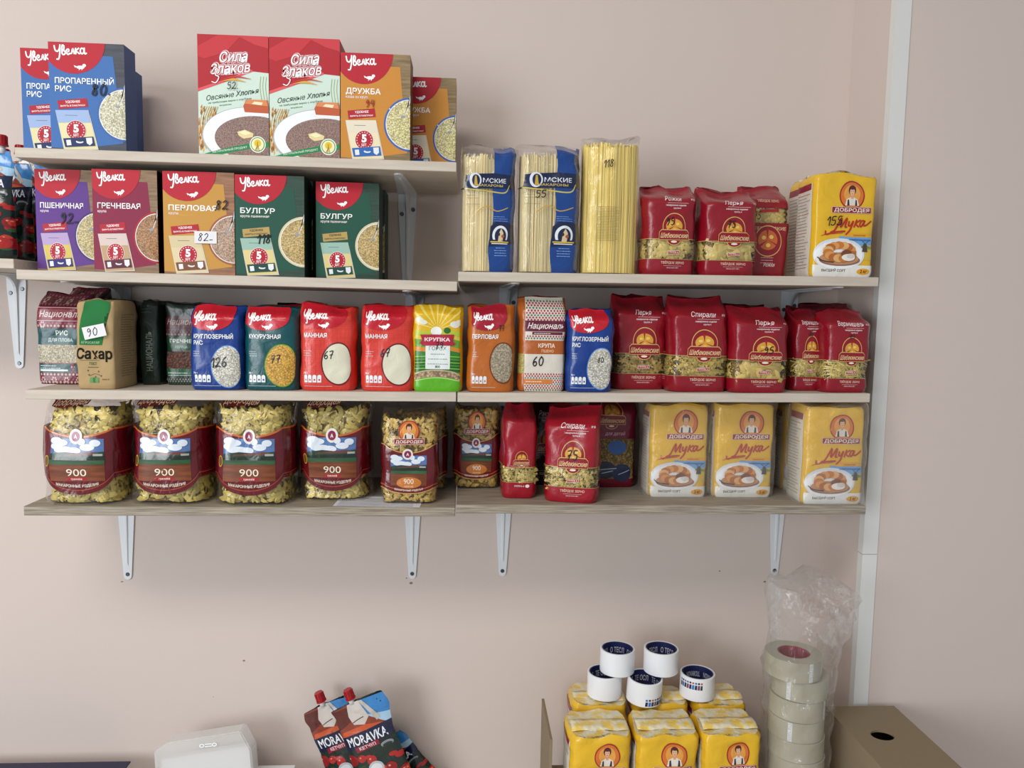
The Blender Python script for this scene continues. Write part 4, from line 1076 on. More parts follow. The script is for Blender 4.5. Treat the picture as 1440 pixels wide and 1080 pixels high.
def art_noodle():
    W, H = 125, 146; a = Art(W, H, 62, 'gloss')
    def band(u): return H*(.60-.10*math.cos(math.pi*min(max(u, -.5), 1.5))**2*0)
    # wrap-around label with curved upper and lower edges
    xs = np.linspace(-a.D, W+a.D, 33); top = [H*(.655+.085*abs((x-W/2)/(W/2))**1.6) if 0 <= x <= W else H*.74 for x in xs]; bot = [H*(.10+.16*abs((x-W/2)/(W/2))**2) if 0 <= x <= W else H*.26 for x in xs]
    top = [min(v, H*.745) for v in top]; bot = [min(v, H*.28) for v in bot]
    for d0, d1, c in ((0, 0, 'c8682c'), (2.5, 0, '640c18'), ):
        for i in range(len(xs)-1):
            a.poly([(xs[i], bot[i]+0), (xs[i+1], bot[i+1]+0), (xs[i+1], top[i+1]-d0), (xs[i], top[i]-d0)], c, same=i > 0, clip=False)
    for off in (6, 9.5):
        for i in range(len(xs)-1):
            a.poly([(xs[i], bot[i]+off), (xs[i+1], bot[i+1]+off), (xs[i+1], bot[i+1]+off+1), (xs[i], bot[i]+off+1)], 'b0522c' if off < 8 else '5c0a14', same=i > 0, clip=False)
    land(a, W*.15, W*.85, H*.235, H*.635)
    a.text('900', W*.5, H*.285, H*.07, 'f2ead8', al='c', w=W*.24, bold=.0); a.rect(W*.38, H*.24, W*.62, H*.272, 'a8202c'); a.text('граммов', W*.5, H*.247, H*.02, 'f0d8c8', al='c')
    a.text('МАКАРОННЫЕ ИЗДЕЛИЯ', W*.5, H*.195, H*.026, 'ece0cc', al='c', w=W*.52, bold=.02, arc=-3)
    a.ell(W*.5, H*.655, W*.082, W*.082, 'e8e6e0'); a.ell(W*.5, H*.655, W*.055, W*.055, '8c1d4a'); a.text('А', W*.5, H*.637, H*.035, 'f2f2f2', al='c', bold=.03)
    a.ell(W*.08, H*.42, W*.05, W*.062, 'd9b23a', n=24); a.ell(W*.08, H*.42, W*.042, W*.053, '6a4a1c', n=24)
    a.poly([(W*.08, H*.93), (W*.1, H*1.0), (W*.62, H*1.0), (W*.6, H*.94), (W*.3, H*.915)], '6a1218'); a.text('Добродея', W*.12, H*.94, H*.055, 'e6c8a8', w=W*.46, bold=.01, shear=.35)
    return a
A_NOOD = art_noodle()
def art_dob():
    W, H = 84, 132; a = Art(W, H, 50, 'gloss')
    xs = np.linspace(-a.D, W+a.D, 29)
    T = lambda x: H*(.55+.09*abs((x-W/2)/(W/2))**1.8) if 0 <= x <= W else H*.64
    Bt = lambda x: H*(.11+.06*abs((x-W/2)/(W/2))**2) if 0 <= x <= W else H*.17
    for d, c in ((0, 'd8a45a'), (1.2, '640c18')):
        for i in range(len(xs)-1):
            a.poly([(xs[i], Bt(xs[i])+d), (xs[i+1], Bt(xs[i+1])+d), (xs[i+1], T(xs[i+1])-d), (xs[i], T(xs[i])-d)], c, same=i > 0, clip=False)
    for i in range(len(xs)-1): a.poly([(xs[i], Bt(xs[i])+5), (xs[i+1], Bt(xs[i+1])+5), (xs[i+1], Bt(xs[i+1])+6), (xs[i], Bt(xs[i])+6)], 'c8682c', same=i > 0, clip=False)
    land(a, W*.17, W*.82, H*.20, H*.52)
    a.ell(W*.5, H*.23, W*.22, H*.06, 'c8792c'); a.text('900', W*.5, H*.22, H*.055, 'f2ead8', al='c', bold=.0); a.text('граммов', W*.5, H*.185, H*.018, 'f0c8b0', al='c')
    a.text('МАКАРОННЫЕ ИЗДЕЛИЯ', W*.5, H*.155, H*.02, 'ece0cc', al='c', w=W*.5, arc=-2)
    a.ell(W*.48, H*.535, W*.09, W*.09, 'e8e6e0'); a.ell(W*.48, H*.535, W*.06, W*.06, '8c1d4a'); a.text('А', W*.48, H*.52, H*.03, 'f2f2f2', al='c', bold=.03)
    woman(a, W*.5, H*.775, W*.165)
    a.rect(W*.24, H*.635, W*.78, H*.70, 'e6c4a8'); a.rect(W*.25, H*.64, W*.77, H*.695, '8c1d33'); a.text('ДОБРОДЕЯ', W*.51, H*.652, H*.03, 'f6ead8', al='c', w=W*.47, bold=.02)
    return a
A_DOB = art_dob()

def art_omsk():
    W, H = 80, 180; a = Art(W, H, 45, 'gloss'); B1, B2 = '0c3f88', '0a1c44'
    P = [(.56, 0), (.52, .2), (.60, .40), (.60, .56), (.58, .7), (.62, .8), (.60, 1)]
    S = smooth_line([(x*W, y*H) for x, y in P], 5)
    for i in range(len(S)-1):
        a.poly([S[i], (W+a.D*.9, S[i][1]), (W+a.D*.9, S[i+1][1]), S[i+1]], B1, same=i > 0, clip=False)
    a.poly([(W*.56, H*.36), (W*.66, H*.40), (W+20, H*.38), (W+20, H*.24), (W*.53, H*.2)], B2, clip=False)
    a.poly([(-10, H*.645), (W*.02, H*.665), (W*.06, H*.755), (W*.6, H*.775), (W+a.D*.9, H*.755), (W+a.D*.9, H*.66), (W*.5, H*.655)], B2, clip=False)
    a.strokes([[(0, 0), (.5, -.02), (.85, -.03), (1, .03)]], W*.0, H*.655, W*.98, H, 1.8, 'c9b85a')
    a.ell(W*.27, H*.715, W*.115, W*.13, 'dfe4ee'); a.ell(W*.285, H*.715, W*.075, W*.10, B2); a.poly([(W*.25, H*.675), (W*.27, H*.75), (W*.3, H*.75), (W*.32, H*.675)], 'c9a23a')
    a.text('МСКИЕ', W*.41, H*.70, H*.034, 'e8ecf4', w=W*.46, bold=.01); a.text('МАКАРОНЫ', W*.30, H*.67, H*.018, 'c9b06a', w=W*.5)
    a.strokes([[(0, 0), (.3, .05), (.6, .01), (1, .04)]], W*.3, H*.47, W*.62, H, 1.3, 'c9a23a'); lines(a, W*.62, H*.435, 26, 3, 3, '7c9ad6', .7)
    a.ell(W*.75, H*.29, W*.155, W*.175, 'e8ecf0', a0=-25, a1=205, n=30); a.ell(W*.75, H*.285, W*.11, W*.14, B2, n=30)
    a.poly([(W*.70, H*.24), (W*.72, H*.31), (W*.76, H*.345), (W*.80, H*.31), (W*.79, H*.24)], 'd9c49a'); a.ell(W*.72, H*.30, W*.02, W*.03, '3a2a20', n=10); a.ell(W*.79, H*.285, W*.03, W*.03, 'b0522c', n=10)
    a.rect(W*.56, H*.235, W*.95, H*.245, 'd8b43a'); a.rect(W*.58, H*.223, W*.92, H*.23, 'e8ecf0', same=True)
    lines(a, W*.76, H*.19, 24, 4, 3.6, '8fb0e8', .8, al='c'); lines(a, W*.06, H*.60, 26, 2, 4, '8a7a50', .6); lines(a, W*.06, H*.53, 30, 1, 4, '8a7a50', .6, seed=9)
    return a
A_OMSK = art_omsk()
def art_spag():
    W, H = 86, 180; a = Art(W, H, 60, 'gloss')
    for k in range(22): a.rect(W*.22, H*(.24+.0115*k), W*(.60 if k % 4 else .55), H*(.24+.0115*k)+.45, '8c7c48', same=k > 0)
    return a
A_SPAG = art_spag()

def art_ketchup():
    W, H = 84, 190; a = Art(W, H, 30, 'gloss')
    a.rect(0, 0, W, H, '142820'); a.poly([(0, H), (W, H), (W, H*.70), (0, H*.62)], '3b86c8'); a.poly([(W*.3, H*.9), (W, H*.84), (W, H*.70), (0, H*.66)], 'a8cbe4')
    a.poly([(0, H), (W*.42, H), (W*.5, H*.9), (W*.78, H*.80), (W, H*.74), (W, H*.70), (0, H*.66)], '8c3a24'); a.poly([(0, H*.99), (W*.36, H*.98), (W*.3, H*.86), (0, H*.8)], '5a2018')
    a.poly([(W*.3, H*1.0), (W*.52, H*1.0), (W*.62, H*.86), (W*.5, H*.8), (W*.3, H*.82), (W*.25, H*.9)], 'd0c8c0'); a.poly([(W*.52, H), (W*.58, H), (W*.82, H*.82), (W*.74, H*.8)], 'c4bdb4'); a.strokes([[(0, 0), (.5, .3), (1, .5)]], W*.3, H*.84, W*.22, H*.05, 1.3, '4a2420')
    a.poly([(W*.05, H*.78), (W*.5, H*.80), (W*.96, H*.76), (W, H*.70), (W*.0, H*.70)], 'c8562c')
    a.poly([(0, H*.74), (W, H*.775), (W, H*.66), (0, H*.62)], '101a3c'); a.text('MORAVKA', W*.07, H*.655, H*.075, 'eef0f4', w=W*.8, bold=.02, rot=1.5)
    a.poly([(W*.18, H*.64), (W*.66, H*.66), (W*.66, H*.615), (W*.18, H*.595)], '8c1434'); a.text('КЕТЧУП', W*.42, H*.615, H*.028, 'f0d8dc', al='c', rot=2)
    r = random.Random(8)
    for k in range(44):
        x, y = r.random()*W, H*(.04+.52*r.random()); q = W*(.07+.07*r.random()); c = ('b0201c', '8c1418', 'c83a22', '2f5a28', '1c3c20', 'b0201c')[k % 6]
        a.ell(x, y, q, q*(.9 if k % 6 < 3 else .5), c, n=16)
        if k % 6 < 3: a.ell(x-q*.3, y+q*.3, q*.22, q*.16, 'e89a80', n=8)
    a.ell(W*.45, H*.44, W*.15, W*.13, 'b9bec4'); a.ell(W*.45, H*.44, W*.11, W*.09, 'dfe3e6'); a.ell(W*.8, H*.60, W*.13, W*.06, '8a9098', n=18); a.ell(W*.8, H*.59, W*.10, W*.04, '20302c', n=18)
    return a
A_KET = art_ketchup()

# ------------------------------------------------------------------ putting packs on the shelves
SEED = [0]
def spot(px0, px1, ytop, Y, sh):
    a, b = at(px0, ytop+65, Y), at(px1, ytop+65, Y); xc = (a.x+b.x)/2
    z = sh if isinstance(sh, float) else sh.z(xc)
    H = at((px0+px1)/2, ytop, Y).z-z
    return xc, b.x-a.x, z, H
def sticker(parent, P, n, w, h, txt, rot, tilt=0):
    """small white handwritten price label lying on the pack front"""
    a = Art(w*1000, h*1000, 5, 'paper'); m = Art(a.W, a.H, 5, 'paper'); price(m, txt, a.W*.16, a.H*.2, a.H*.62, wd=.9)
    bm = bmesh.new(); add_box(bm, -w/2, -.0003, 0, w/2, 0, h); me = bpy.data.meshes.new('x'); bm.to_mesh(me); bm.free()
    B = Build(); vs = [v.co[:] for v in me.vertices]
    for p in me.polygons: B.add([vs[i] for i in p.vertices], [p.normal[:]]*len(p.vertices), [tuple(range(len(p.vertices)))], ['paper'], [lin('e9e9ec')])
    V, F, K, L = m.cut([], [])
    B.add(np.stack([V[:, 0]/1000-w/2, np.full(len(V), -.0005), V[:, 1]/1000], 1), np.tile([0, -1., 0], (len(V), 1)), F, ['paper']*len(F), [m.it[k][2] for k in K])
    o = link('price_sticker', B.mesh('price_sticker'), parent); o.location = P
    o.rotation_euler = (tilt, -math.radians(rot), 0); return o
def carton(art, px0, px1, ytop, Y, sh, D, label, marks=None, side='2a2622', top='7a6a58', yaw=0, group='boil in bag grain cartons', cat='carton', stk=None, sides=()):
    xc, W, z, H = spot(px0, px1, ytop, Y, sh)
    arts = [art]+([extra(art, marks)] if marks else [])
    me = carton_mesh(W, H, D, arts, '888888', side, top, sides)
    o = link('grain_carton', me); o.location = (xc, Y+D/2, z+.0002); o.rotation_euler = (0, 0, math.radians(yaw))
    tag(o, label, cat, group)
    if stk: sticker(o, (stk[0]*W/95, -D/2-.0025, stk[1]*H/143), None, stk[2], stk[3], stk[4], stk[5])
    return o
def bag(name, art, px0, px1, ytop, Y, sh, D, label, bands, cat='bag', group=None, marks=None, window=None, yaw=0, cap=None, fold=None, wrap=False, zoff=0, **kw):
    xc, W, z, H = spot(px0, px1, ytop, Y, sh); SEED[0] += 1; sd = kw.pop('seed', SEED[0])
    rows = sorted({b[0] for b in bands} | {b[1] for b in bands}-{1})
    sk = Skin(W, H, D, art, seed=sd, rows=[r for r in rows if 0 < r < 1], **kw)
    arts = [art]+([extra(art, marks)] if marks else [])
    me = bag_mesh('wrapper', sk, bands, arts, cap)
    e = empty(name, (xc, Y+D/2, z+.0006+zoff), (0, 0, math.radians(yaw))); tag(e, label, cat, group)
    link('wrapper', me, e)
    if window:
        kind, y0, y1, col = window[:4]; num = window[4] if len(window) > 4 else None
        contents('pasta' if kind != 'noodle' else 'noodles', e, sk, kind, y0, y1, col=col, num=num, seed=sd, inset=.009 if kind == 'noodle' else .0035)
    if fold:
        colr, m, fh, ang = fold
        B = Build(); n = 14; V, Nn = [], []
        for k in range(n+1):
            u = k/n*2-1; x = u*W*.47; y = .004*noise.noise(Vector((u*2, sd, 0)))*2+D*.05; zz = H-.003
            h = fh*(1+.35*noise.noise(Vector((u*3, sd*2., 1)))); dy = math.sin(ang)*h
            for dz, q in ((0, 0), (h*.5, .5), (h, 1)): V.append((x, y-dy*q+.0009*math.sin(k*2.4), zz+math.cos(ang)*dz)); Nn.append((0, -math.cos(ang)*.9, .3))
        F = [(3*k+j, 3*k+3+j, 3*k+4+j, 3*k+1+j) for k in range(n) for j in (0, 1)]
        B.add(V, Nn, F, [m]*len(F), [lin(colr)]*len(F)); o = link('top_fold', B.mesh('top_fold'), e)
        sol = o.modifiers.new('s', 'SOLIDIFY'); sol.thickness = .0012
    if wrap:
        w2 = Art(art.W, art.H, art.D, 'wrap'); s2 = Skin(W+.013, H+.003, D+.012, w2, seed=sd+50, n=4.5, amp=.0018, freq=30, kind='brick', topn=.03, nf=22, nr=30, foot=.03)
        link('clear_wrap', bag_mesh('clear_wrap', s2, [(0, 1, 'ffffff', 'wrap')], []), e)
    e['_H'] = H
    return e, sk
def M(s, fx, fy, h, rot=0, col='15131c', wd=None):
    return lambda a: price(a, s, a.W*fx, a.H*fy, a.H*h, col=col, rot=rot, wd=wd)

# ---- top left shelf
carton(A_STEAM, 70, 176, 61, -.185, S1, .034, 'blue carton of steamed rice priced 80, front one of the stack on the top shelf', M('80.', .56, .52, .10, 3), side='34558f')
# second one stands left of and slightly behind the first; third fills the row behind
carton(A_STEAM, 31, 128, 69.5, -.145, S1, .045, 'blue steamed rice carton at the left end, half covered by the one priced 80', side='34558f')
carton(A_STEAM, 98, 183, 92, -.082, S1, .045, 'blue rice carton directly behind the one priced 80, only its side edge showing', side='34558f')
carton(A_OAT, 278.5, 378, 50, -.185, S1, .05, 'tall red and white rolled oats carton with handwritten 52', M('52.', .42, .555, .055, 3), side='a01424', group='rolled oats cartons')
carton(A_OAT, 378.8, 478, 54, -.185, S1, .05, 'tall red and white rolled oats carton without price, next to the orange carton', side='a01424', group='rolled oats cartons')
carton(A_DRUZ, 479, 577, 76, -.185, S1, .05, 'orange millet and rice carton beside the oats, with a complete red arc on its front', M('94', .36, .50, .065, 3, 'a01a20'), side='5a3c22')
carton(A_DRUZ, 556, 641, 109, -.125, S1, .045, 'orange carton at the right end of the top shelf, partly hidden by its twin', side='6a4a2c')
# ---- second left shelf
carton(A_WHEAT, 51, 137, 239, -.165, S2, .05, 'purple carton of wheat groats with handwritten 92', M('92-', .40, .475, .10, 0), side='3a1f5c')
carton(A_BUCK, 131, 222, 239, -.185, S2, .05, 'crimson carton of buckwheat with a bowl of brown grain on its front', side='2c1418')
carton(A_BARL, 230, 330, 242, -.185, S2, .05, 'ochre carton of pearl barley with a white sticker reading 82', M('82', .74, .64, .085, 2), side='3a2418', stk=(9, 44, .029, .016, '82-', 0))
carton(A_BULG, 331, 428, 247, -.185, S2, .05, 'dark green bulgur carton with handwritten 118', M('118', .31, .325, .085, 3), side='122a20')
carton(A_BULG, 350, 440, 254, -.118, S2, .05, 'dark green bulgur carton standing behind the one marked 118', side='122a20')
carton(A_BULG, 444.5, 533, 257, -.165, S2, .05, 'dark green bulgur carton without price, rightmost in the carton row', side='122a20')
carton(A_BULG, 462, 541, 266, -.10, S2, .05, 'dark green bulgur carton behind the rightmost one, only its edge showing', side='122a20')

# ---- foil pouches with a spout
def pouch(px0, px1, ytop, Y, z, label, tilt=0, lean=0, yaw=0, H=None, D=.028, cap=.5, group='foil ketchup pouches', px=None, grp=True):
    a, b = at(px0, ytop+50, Y), at(px1, ytop+50, Y); W = b.x-a.x; xc = (a.x+b.x)/2
    H = H or at((px0+px1)/2, ytop, Y).z-z; SEED[0] += 1
    sk = Skin(W, H, D, A_KET, kind='pouch', n=2.3, seed=SEED[0], amp=.0014, freq=34, topd=.12, nf=22, nr=40, skew=.0)
    r = .0
    # shoulders cut down to the corners, spout in the middle of the top edge
    for j in range(sk.P.shape[0]):
        t_ = sk.ry[j]/A_KET.H
        if t_ > .86:
            k = (t_-.86)/.14; sk.P[j, :, 2] -= k*H*.035*np.clip(-(sk.P[j, :, 0]/(W/2)), 0, 1)**1.2
            sk.P[j, :, 0] *= 1-.06*k*k
    e = empty('ketchup_pouch', (xc, Y, z+.001), (lean, math.radians(tilt), math.radians(yaw))); tag(e, label, 'pouch', group)
    link('foil_bag', bag_mesh('foil_bag', sk, [(0, 1, '20302c', 'gloss')], [A_KET]), e)
    bm = bmesh.new(); cx = W*(cap-.5)
    add_cyl(bm, (cx, 0, H+.003), (0, 0, 1), .005, .0045, .012, 14); bm_obj('spout', bm, 'white_plastic', e, True)
    bm = bmesh.new(); add_cyl(bm, (cx, 0, H+.014), (0, 0, 1), .0075, .0066, .014, 18); add_cyl(bm, (cx, 0, H+.0075), (0, 0, 1), .0085, .0085, .002, 18)
    for k in range(12):
        an = k*math.pi/6; m4 = Matrix.Translation((cx, 0, H+.014)) @ Matrix.Rotation(an, 4, 'Z'); add_box(bm, .0064, -.0005, -.006, .0078, .0005, .006, 0, m4)
    bm_obj('cap', bm, 'red_plastic', e)
    return e
pouch(-52, 20, 213, -.15, S0.z(at(0, 300, -.15).x), 'blue topped ketchup pouch cut by the left edge of the photo, red cap showing', cap=.78, D=.035)
pouch(-8, 46, 232, -.085, S0.z(at(10, 300, -.085).x), 'shaded ketchup pouch between the edge pouch and the purple carton', cap=.3, D=.03)
pouch(2, 62, 226, -.035, S0.z(at(10, 300, -.035).x), 'ketchup pouch at the wall whose shiny blue top shows above the purple carton', cap=.3, D=.02, tilt=4)

# ---- third left shelf
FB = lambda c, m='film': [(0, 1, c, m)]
bag('grain_bag', A_PLOV, 49, 118, 414, -.125, S3, .045, 'maroon patterned bag of plov rice with a see-through rice window, left of the sugar', [(0, .235, '5c1226', 'film'), (.235, .44, 'cfc7ae', 'grain'), (.44, 1, '5c1226', 'film')], group='patterned grain bags', kind='gusset', ts=.86, n=5, amp=.0016, backlean=.2, lean=.08)
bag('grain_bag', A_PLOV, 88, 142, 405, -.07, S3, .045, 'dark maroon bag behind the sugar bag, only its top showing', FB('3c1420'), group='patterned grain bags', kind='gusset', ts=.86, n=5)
e, sk = bag('sugar_bag', A_SUG, 104, 163, 423, -.19, S3, .075, 'brown paper bag of sugar with a green arch and a white price sticker', FB('b49a70', 'paper'), cat='bag', kind='brick', n=7, amp=.0018, freq=24, topn=.03, skew=-.005, bul=.05, fold=('a98f66', 'paper', .012, 1.2), marks=None)
P, n_ = sk.map(np.array([[44., 79.]]), .0012)
sticker(e, (P[0][0]+.002, P[0][1]-.002, P[0][2]-.004), None, .029, .0165, '90', 13)
bag('grain_bag', A_GRECH, 135, 188, 424, -.10, S3, .05, 'dark green bag standing right behind the sugar bag, seen from its side', FB('13261c'), group='patterned grain bags', kind='brick', n=7, amp=.001)
A_EDGE = Art(78, 130, 50); A_EDGE.text('НАЦИОНАЛЬ', 52, 22, 22, '7d8880', rot=90, w=62, bold=.01); lines(A_EDGE, 12, 118, 50, 2, 5, '3f6a50', 1.2)
bag('grain_bag', A_EDGE, 195, 225, 425, -.125, S3, .085, 'dark green bag turned edge on, left of the buckwheat bag front', FB('13261c'), group='patterned grain bags', kind='brick', n=6, amp=.0014)
bag('grain_bag', A_GRECH, 231, 293, 428, -.12, S3, .05, 'dark green and maroon buckwheat bag left of the blue round rice bag', FB('13261c'), group='patterned grain bags', kind='brick', n=6, amp=.0012)
bag('grain_bag', A_ROUND, 265, 341, 432, -.19, S3, .055, 'blue bag of round grain rice with handwritten 126, left shelf', FB('123a88'), marks=M('126', .42, .27, .11, 5), group='soft grain bags with a red arc', kind='gusset', ts=.86, n=4.5, bul=.08, backlean=.12, amp=.0016, topd=.35)
bag('grain_bag', A_CORN, 341, 419, 432, -.19, S3, .055, 'dark teal bag of corn groats with a yellow grain picture', FB('0a4e54'), marks=M('77', .52, .33, .085, 5), group='soft grain bags with a red arc', kind='gusset', ts=.88, n=4.5, backlean=.1, amp=.0014, topd=.4)
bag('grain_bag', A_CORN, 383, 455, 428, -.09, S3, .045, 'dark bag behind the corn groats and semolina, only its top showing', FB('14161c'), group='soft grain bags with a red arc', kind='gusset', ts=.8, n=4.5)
bag('grain_bag', A_SEMO, 420, 498, 429, -.19, S3, .055, 'bright red semolina bag with a notched top, beside the corn groats', FB('d83c30'), marks=M('67', .46, .37, .085, 5), group='soft grain bags with a red arc', kind='gusset', ts=.86, n=4.5, dip=.035, skew=-.03, topn=.03, backlean=.12, topd=.4, amp=.0022)
bag('grain_bag', A_SEMO, 506, 582, 431, -.19, S3, .055, 'bright red semolina bag with a flat top, beside the split pea bag', FB('d83c30'), marks=M('67', .38, .40, .09, 5), group='soft grain bags with a red arc', kind='gusset', ts=.86, n=4.5, backlean=.12, topd=.4, amp=.0018)
bag('grain_bag', A_PEA, 580, 651, 430, -.188, S3, .05, 'yellow and green bag of split peas at the end of the left shelf', FB('dfb51e'), marks=M('79', .46, .5, .07, 5), kind='gusset', ts=.9, n=5, backlean=.1, topd=.5, group='soft grain bags')
# ---- third right shelf
bag('grain_bag', A_PEAR, 657, 724, 431, -.19, R3, .05, 'orange brown bag of pearl barley at the left end of the right shelf', FB('b9641f'), marks=M('77', .66, .71, .06, 5), group='soft grain bags with a red arc', kind='gusset', ts=.88, n=4.5, backlean=.1, topd=.4, amp=.0016)
bag('grain_bag', A_MILL, 729, 797, 419, -.182, R3, .055, 'white patterned millet bag with orange side and handwritten 60', [(0, .19, 'b05c20', 'film'), (.19, .4, 'c9b968', 'finegrain'), (.4, 1, 'b05c20', 'film')], marks=M('60', .30, .27, .095, 5), group='patterned grain bags', kind='gusset', ts=.86, n=5, backlean=.15, topd=.5, topn=.01)
bag('grain_bag', A_ROUND, 797, 863, 436, -.19, R3, .05, 'blue bag of round grain rice among the pasta, right shelf', FB('123a88'), marks=M('80', .66, .36, .06, 5), group='soft grain bags with a red arc', kind='gusset', ts=.86, n=4.5, backlean=.12, topd=.4, amp=.002)
RB = lambda c='8e0d20': [(0, .17, c, 'film'), (.17, .385, 'c0a050', 'clear'), (.385, 1, c, 'film')]
RK = dict(group='red pasta bags', kind='gusset', ts=.80, n=4.6, backlean=.25, amp=.0022, freq=24, topd=.14, topn=.035, bul=.05, topw=.97)
def red(key, px0, px1, ytop, Y, sh, D, label, win, marks=None, bands=None, **kw):
    k = dict(RK); k.update(kw); a = key if isinstance(key, Art) else A_RED[key]
    w_ = (win[0], (bands or RB())[1][0], (bands or RB())[1][1], win[1])
    return bag('pasta_bag', a, px0, px1, ytop, Y, sh, D, label, bands or RB(), marks=marks, window=w_, **k)
red('per', 864, 940, 417, -.15, R3, .06, 'dark shaded red pasta bag standing further back beside the blue rice bag', ('spiral', 'c0a050'))
red('spi', 944, 1027, 420, -.185, R3, .06, 'red spiral pasta bag in the middle of the right shelf, upright with a straight top', ('spiral', 'd4b860'))
red('per', 1030, 1112, 434, -.196, R3, .06, 'red penne bag with handwritten 95 over its gold badge', ('penne', 'dcc06a'), M('95', .52, .46, .08, 5))
red('verm', 1116, 1159, 434, -.165, R3, .055, 'narrow red vermicelli bag squeezed behind the penne bag', ('stick', 'e0c872'), M('65', .45, .66, .06, 5)) 
red('verm', 1161, 1225, 436, -.19, R3, .055, 'red vermicelli bag at the right end next to the white corner trim', ('stick', 'e0c872'), M('65', .5, .65, .055, 5))
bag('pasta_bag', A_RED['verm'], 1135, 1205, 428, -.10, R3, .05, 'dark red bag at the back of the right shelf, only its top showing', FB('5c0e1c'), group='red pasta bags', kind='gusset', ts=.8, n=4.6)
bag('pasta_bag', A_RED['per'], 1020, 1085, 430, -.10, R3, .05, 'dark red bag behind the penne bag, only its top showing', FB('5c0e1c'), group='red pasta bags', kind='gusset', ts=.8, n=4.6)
# ---- second right shelf
def spaghetti(px0, px1, ytop, Y, D, label, art, bands, name='spaghetti_pack', hs=.93, n=5, colr='ddcc9a', marks=None, seed=0, cnt=110, **kw):
    e, sk = bag(name, art, px0, px1, ytop, Y, R2, D, label, bands, cat='pack', group='spaghetti packs', kind='gusset', ts=.93, n=n, marks=marks, topd=.3, backlean=.1, **kw)
    r = random.Random(seed); B = Build(); W, H = sk.W, sk.H*hs
    def sq(an, a, b, k):
        c, s_ = math.cos(an), math.sin(an); q = (abs(c)**k+abs(s_)**k)**(1/k); return a*c/q, b*s_/q
    m = 28; V, Nn = [], []
    for z in (.002, H-.004):
        for i in range(m+1):
            x, y = sq(i*2*math.pi/m, W/2-.006, D/2-.006, n); V.append((x, y, z)); Nn.append((x/W, y/D, .01))
    F = [(i, i+1, m+2+i, m+1+i) for i in range(m)]; F.append(tuple(range(m+1, 2*m+1))); B.add(V, Nn, F, ['pasta']*len(F), [tuple(.75*q for q in lin(colr))]*len(F))
    for i in range(cnt):
        an = 2*math.pi*(i+r.random()*.6)/cnt; ins = .0042+r.random()*.0012
        x, y = sq(an, W/2-ins, D/2-ins, n); R = r.uniform(.0011, .0018); top = H-r.random()*.008; dx, dy = r.uniform(-.001, .001), r.uniform(-.0004, .0004)
        V, Nn = [], []
        for z, ox, oy in ((.0015, 0, 0), (H/2, dx, dy), (top, 0, 0)):
            for k in range(6):
                c, s_ = math.cos(k*1.0472), math.sin(k*1.0472); V.append((x+ox+R*c, y+oy+R*s_, z)); Nn.append((c, s_, 0))
        F = [(j*6+k, j*6+(k+1) % 6, j*6+6+(k+1) % 6, j*6+6+k) for j in (0, 1) for k in range(6)]+[tuple(range(12, 18))]
        c = np.array(lin(colr))*(.75+.5*r.random()); B.add(V, Nn, F, ['pasta']*len(F), [tuple(c)]*len(F))
    o = link('spaghetti', B.mesh('spaghetti'), e); o['kind'] = 'stuff'
    return e
CB = [(0, 1, 'ffffff', 'clear')]
spaghetti(648, 724, 203, -.185, .045, 'spaghetti pack with blue panel and no price, leftmost of the tall packs', A_OMSK, CB, n=4, amp=.0022, freq=24, cnt=100)
spaghetti(729, 817, 201, -.185, .055, 'spaghetti pack with blue panel and handwritten 55', A_OMSK, CB, n=4, amp=.0024, freq=22, marks=M('55', .28, .575, .055, 5), seed=1, cnt=110)
spaghetti(820, 905, 190, -.185, .065, 'thick clear pack of yellow spaghetti with handwritten 118 and no blue panel', A_SPAG, CB, n=3, colr='e8cf74', amp=.0026, freq=22, marks=M('118', .33, .765, .05, 5, '3a2a20'), hs=.955, seed=2, cnt=130)
red('rog', 906, 981, 257, -.185, R2, .065, 'red elbow pasta bag right of the thick clear spaghetti', ('horn', 'd8c070'), M('95', .40, .535, .075, 3))
red('per', 988, 1068, 264, -.185, R2, .065, 'red penne bag with handwritten 75 on the upper right shelf', ('penne', 'd8c070'), M('75', .42, .54, .075, 3), topn=.04)
red(A_REDB, 1047, 1112, 258, -.135, R2, .06, 'red pasta bag turned backwards, window in its upper part, left of the flour', ('horn', 'd0b868'), M('75', .18, .62, .075, 0), bands=[(0, .58, '8e0d20', 'film'), (.58, .74, 'c0a050', 'clear'), (.74, 1, '8e0d20', 'film')])
FL = FB('e7b826')
FK = dict(kind='brick', n=9, amp=.0011, freq=26, bul=.02, topn=.02)
bag('flour_pack', A_FLOUR, 1144, 1232, 247, -.192, R2, .062, 'yellow flour pack with handwritten 155, front one on the upper right shelf', FL, cat='pack', group='yellow flour packs', marks=M('155', .19, .50, .085, 3), fold=('e3b42a', 'mottle', .007, .2), cap=('d9a818', 'mottle'), **FK)
bag('flour_pack', A_FLOUR, 1130, 1205, 254, -.112, R2, .062, 'yellow flour pack behind the one marked 155, only its left edge showing', FL, cat='pack', group='yellow flour packs', fold=('e3b42a', 'mottle', .007, .2), cap=('d9a818', 'mottle'), **FK)
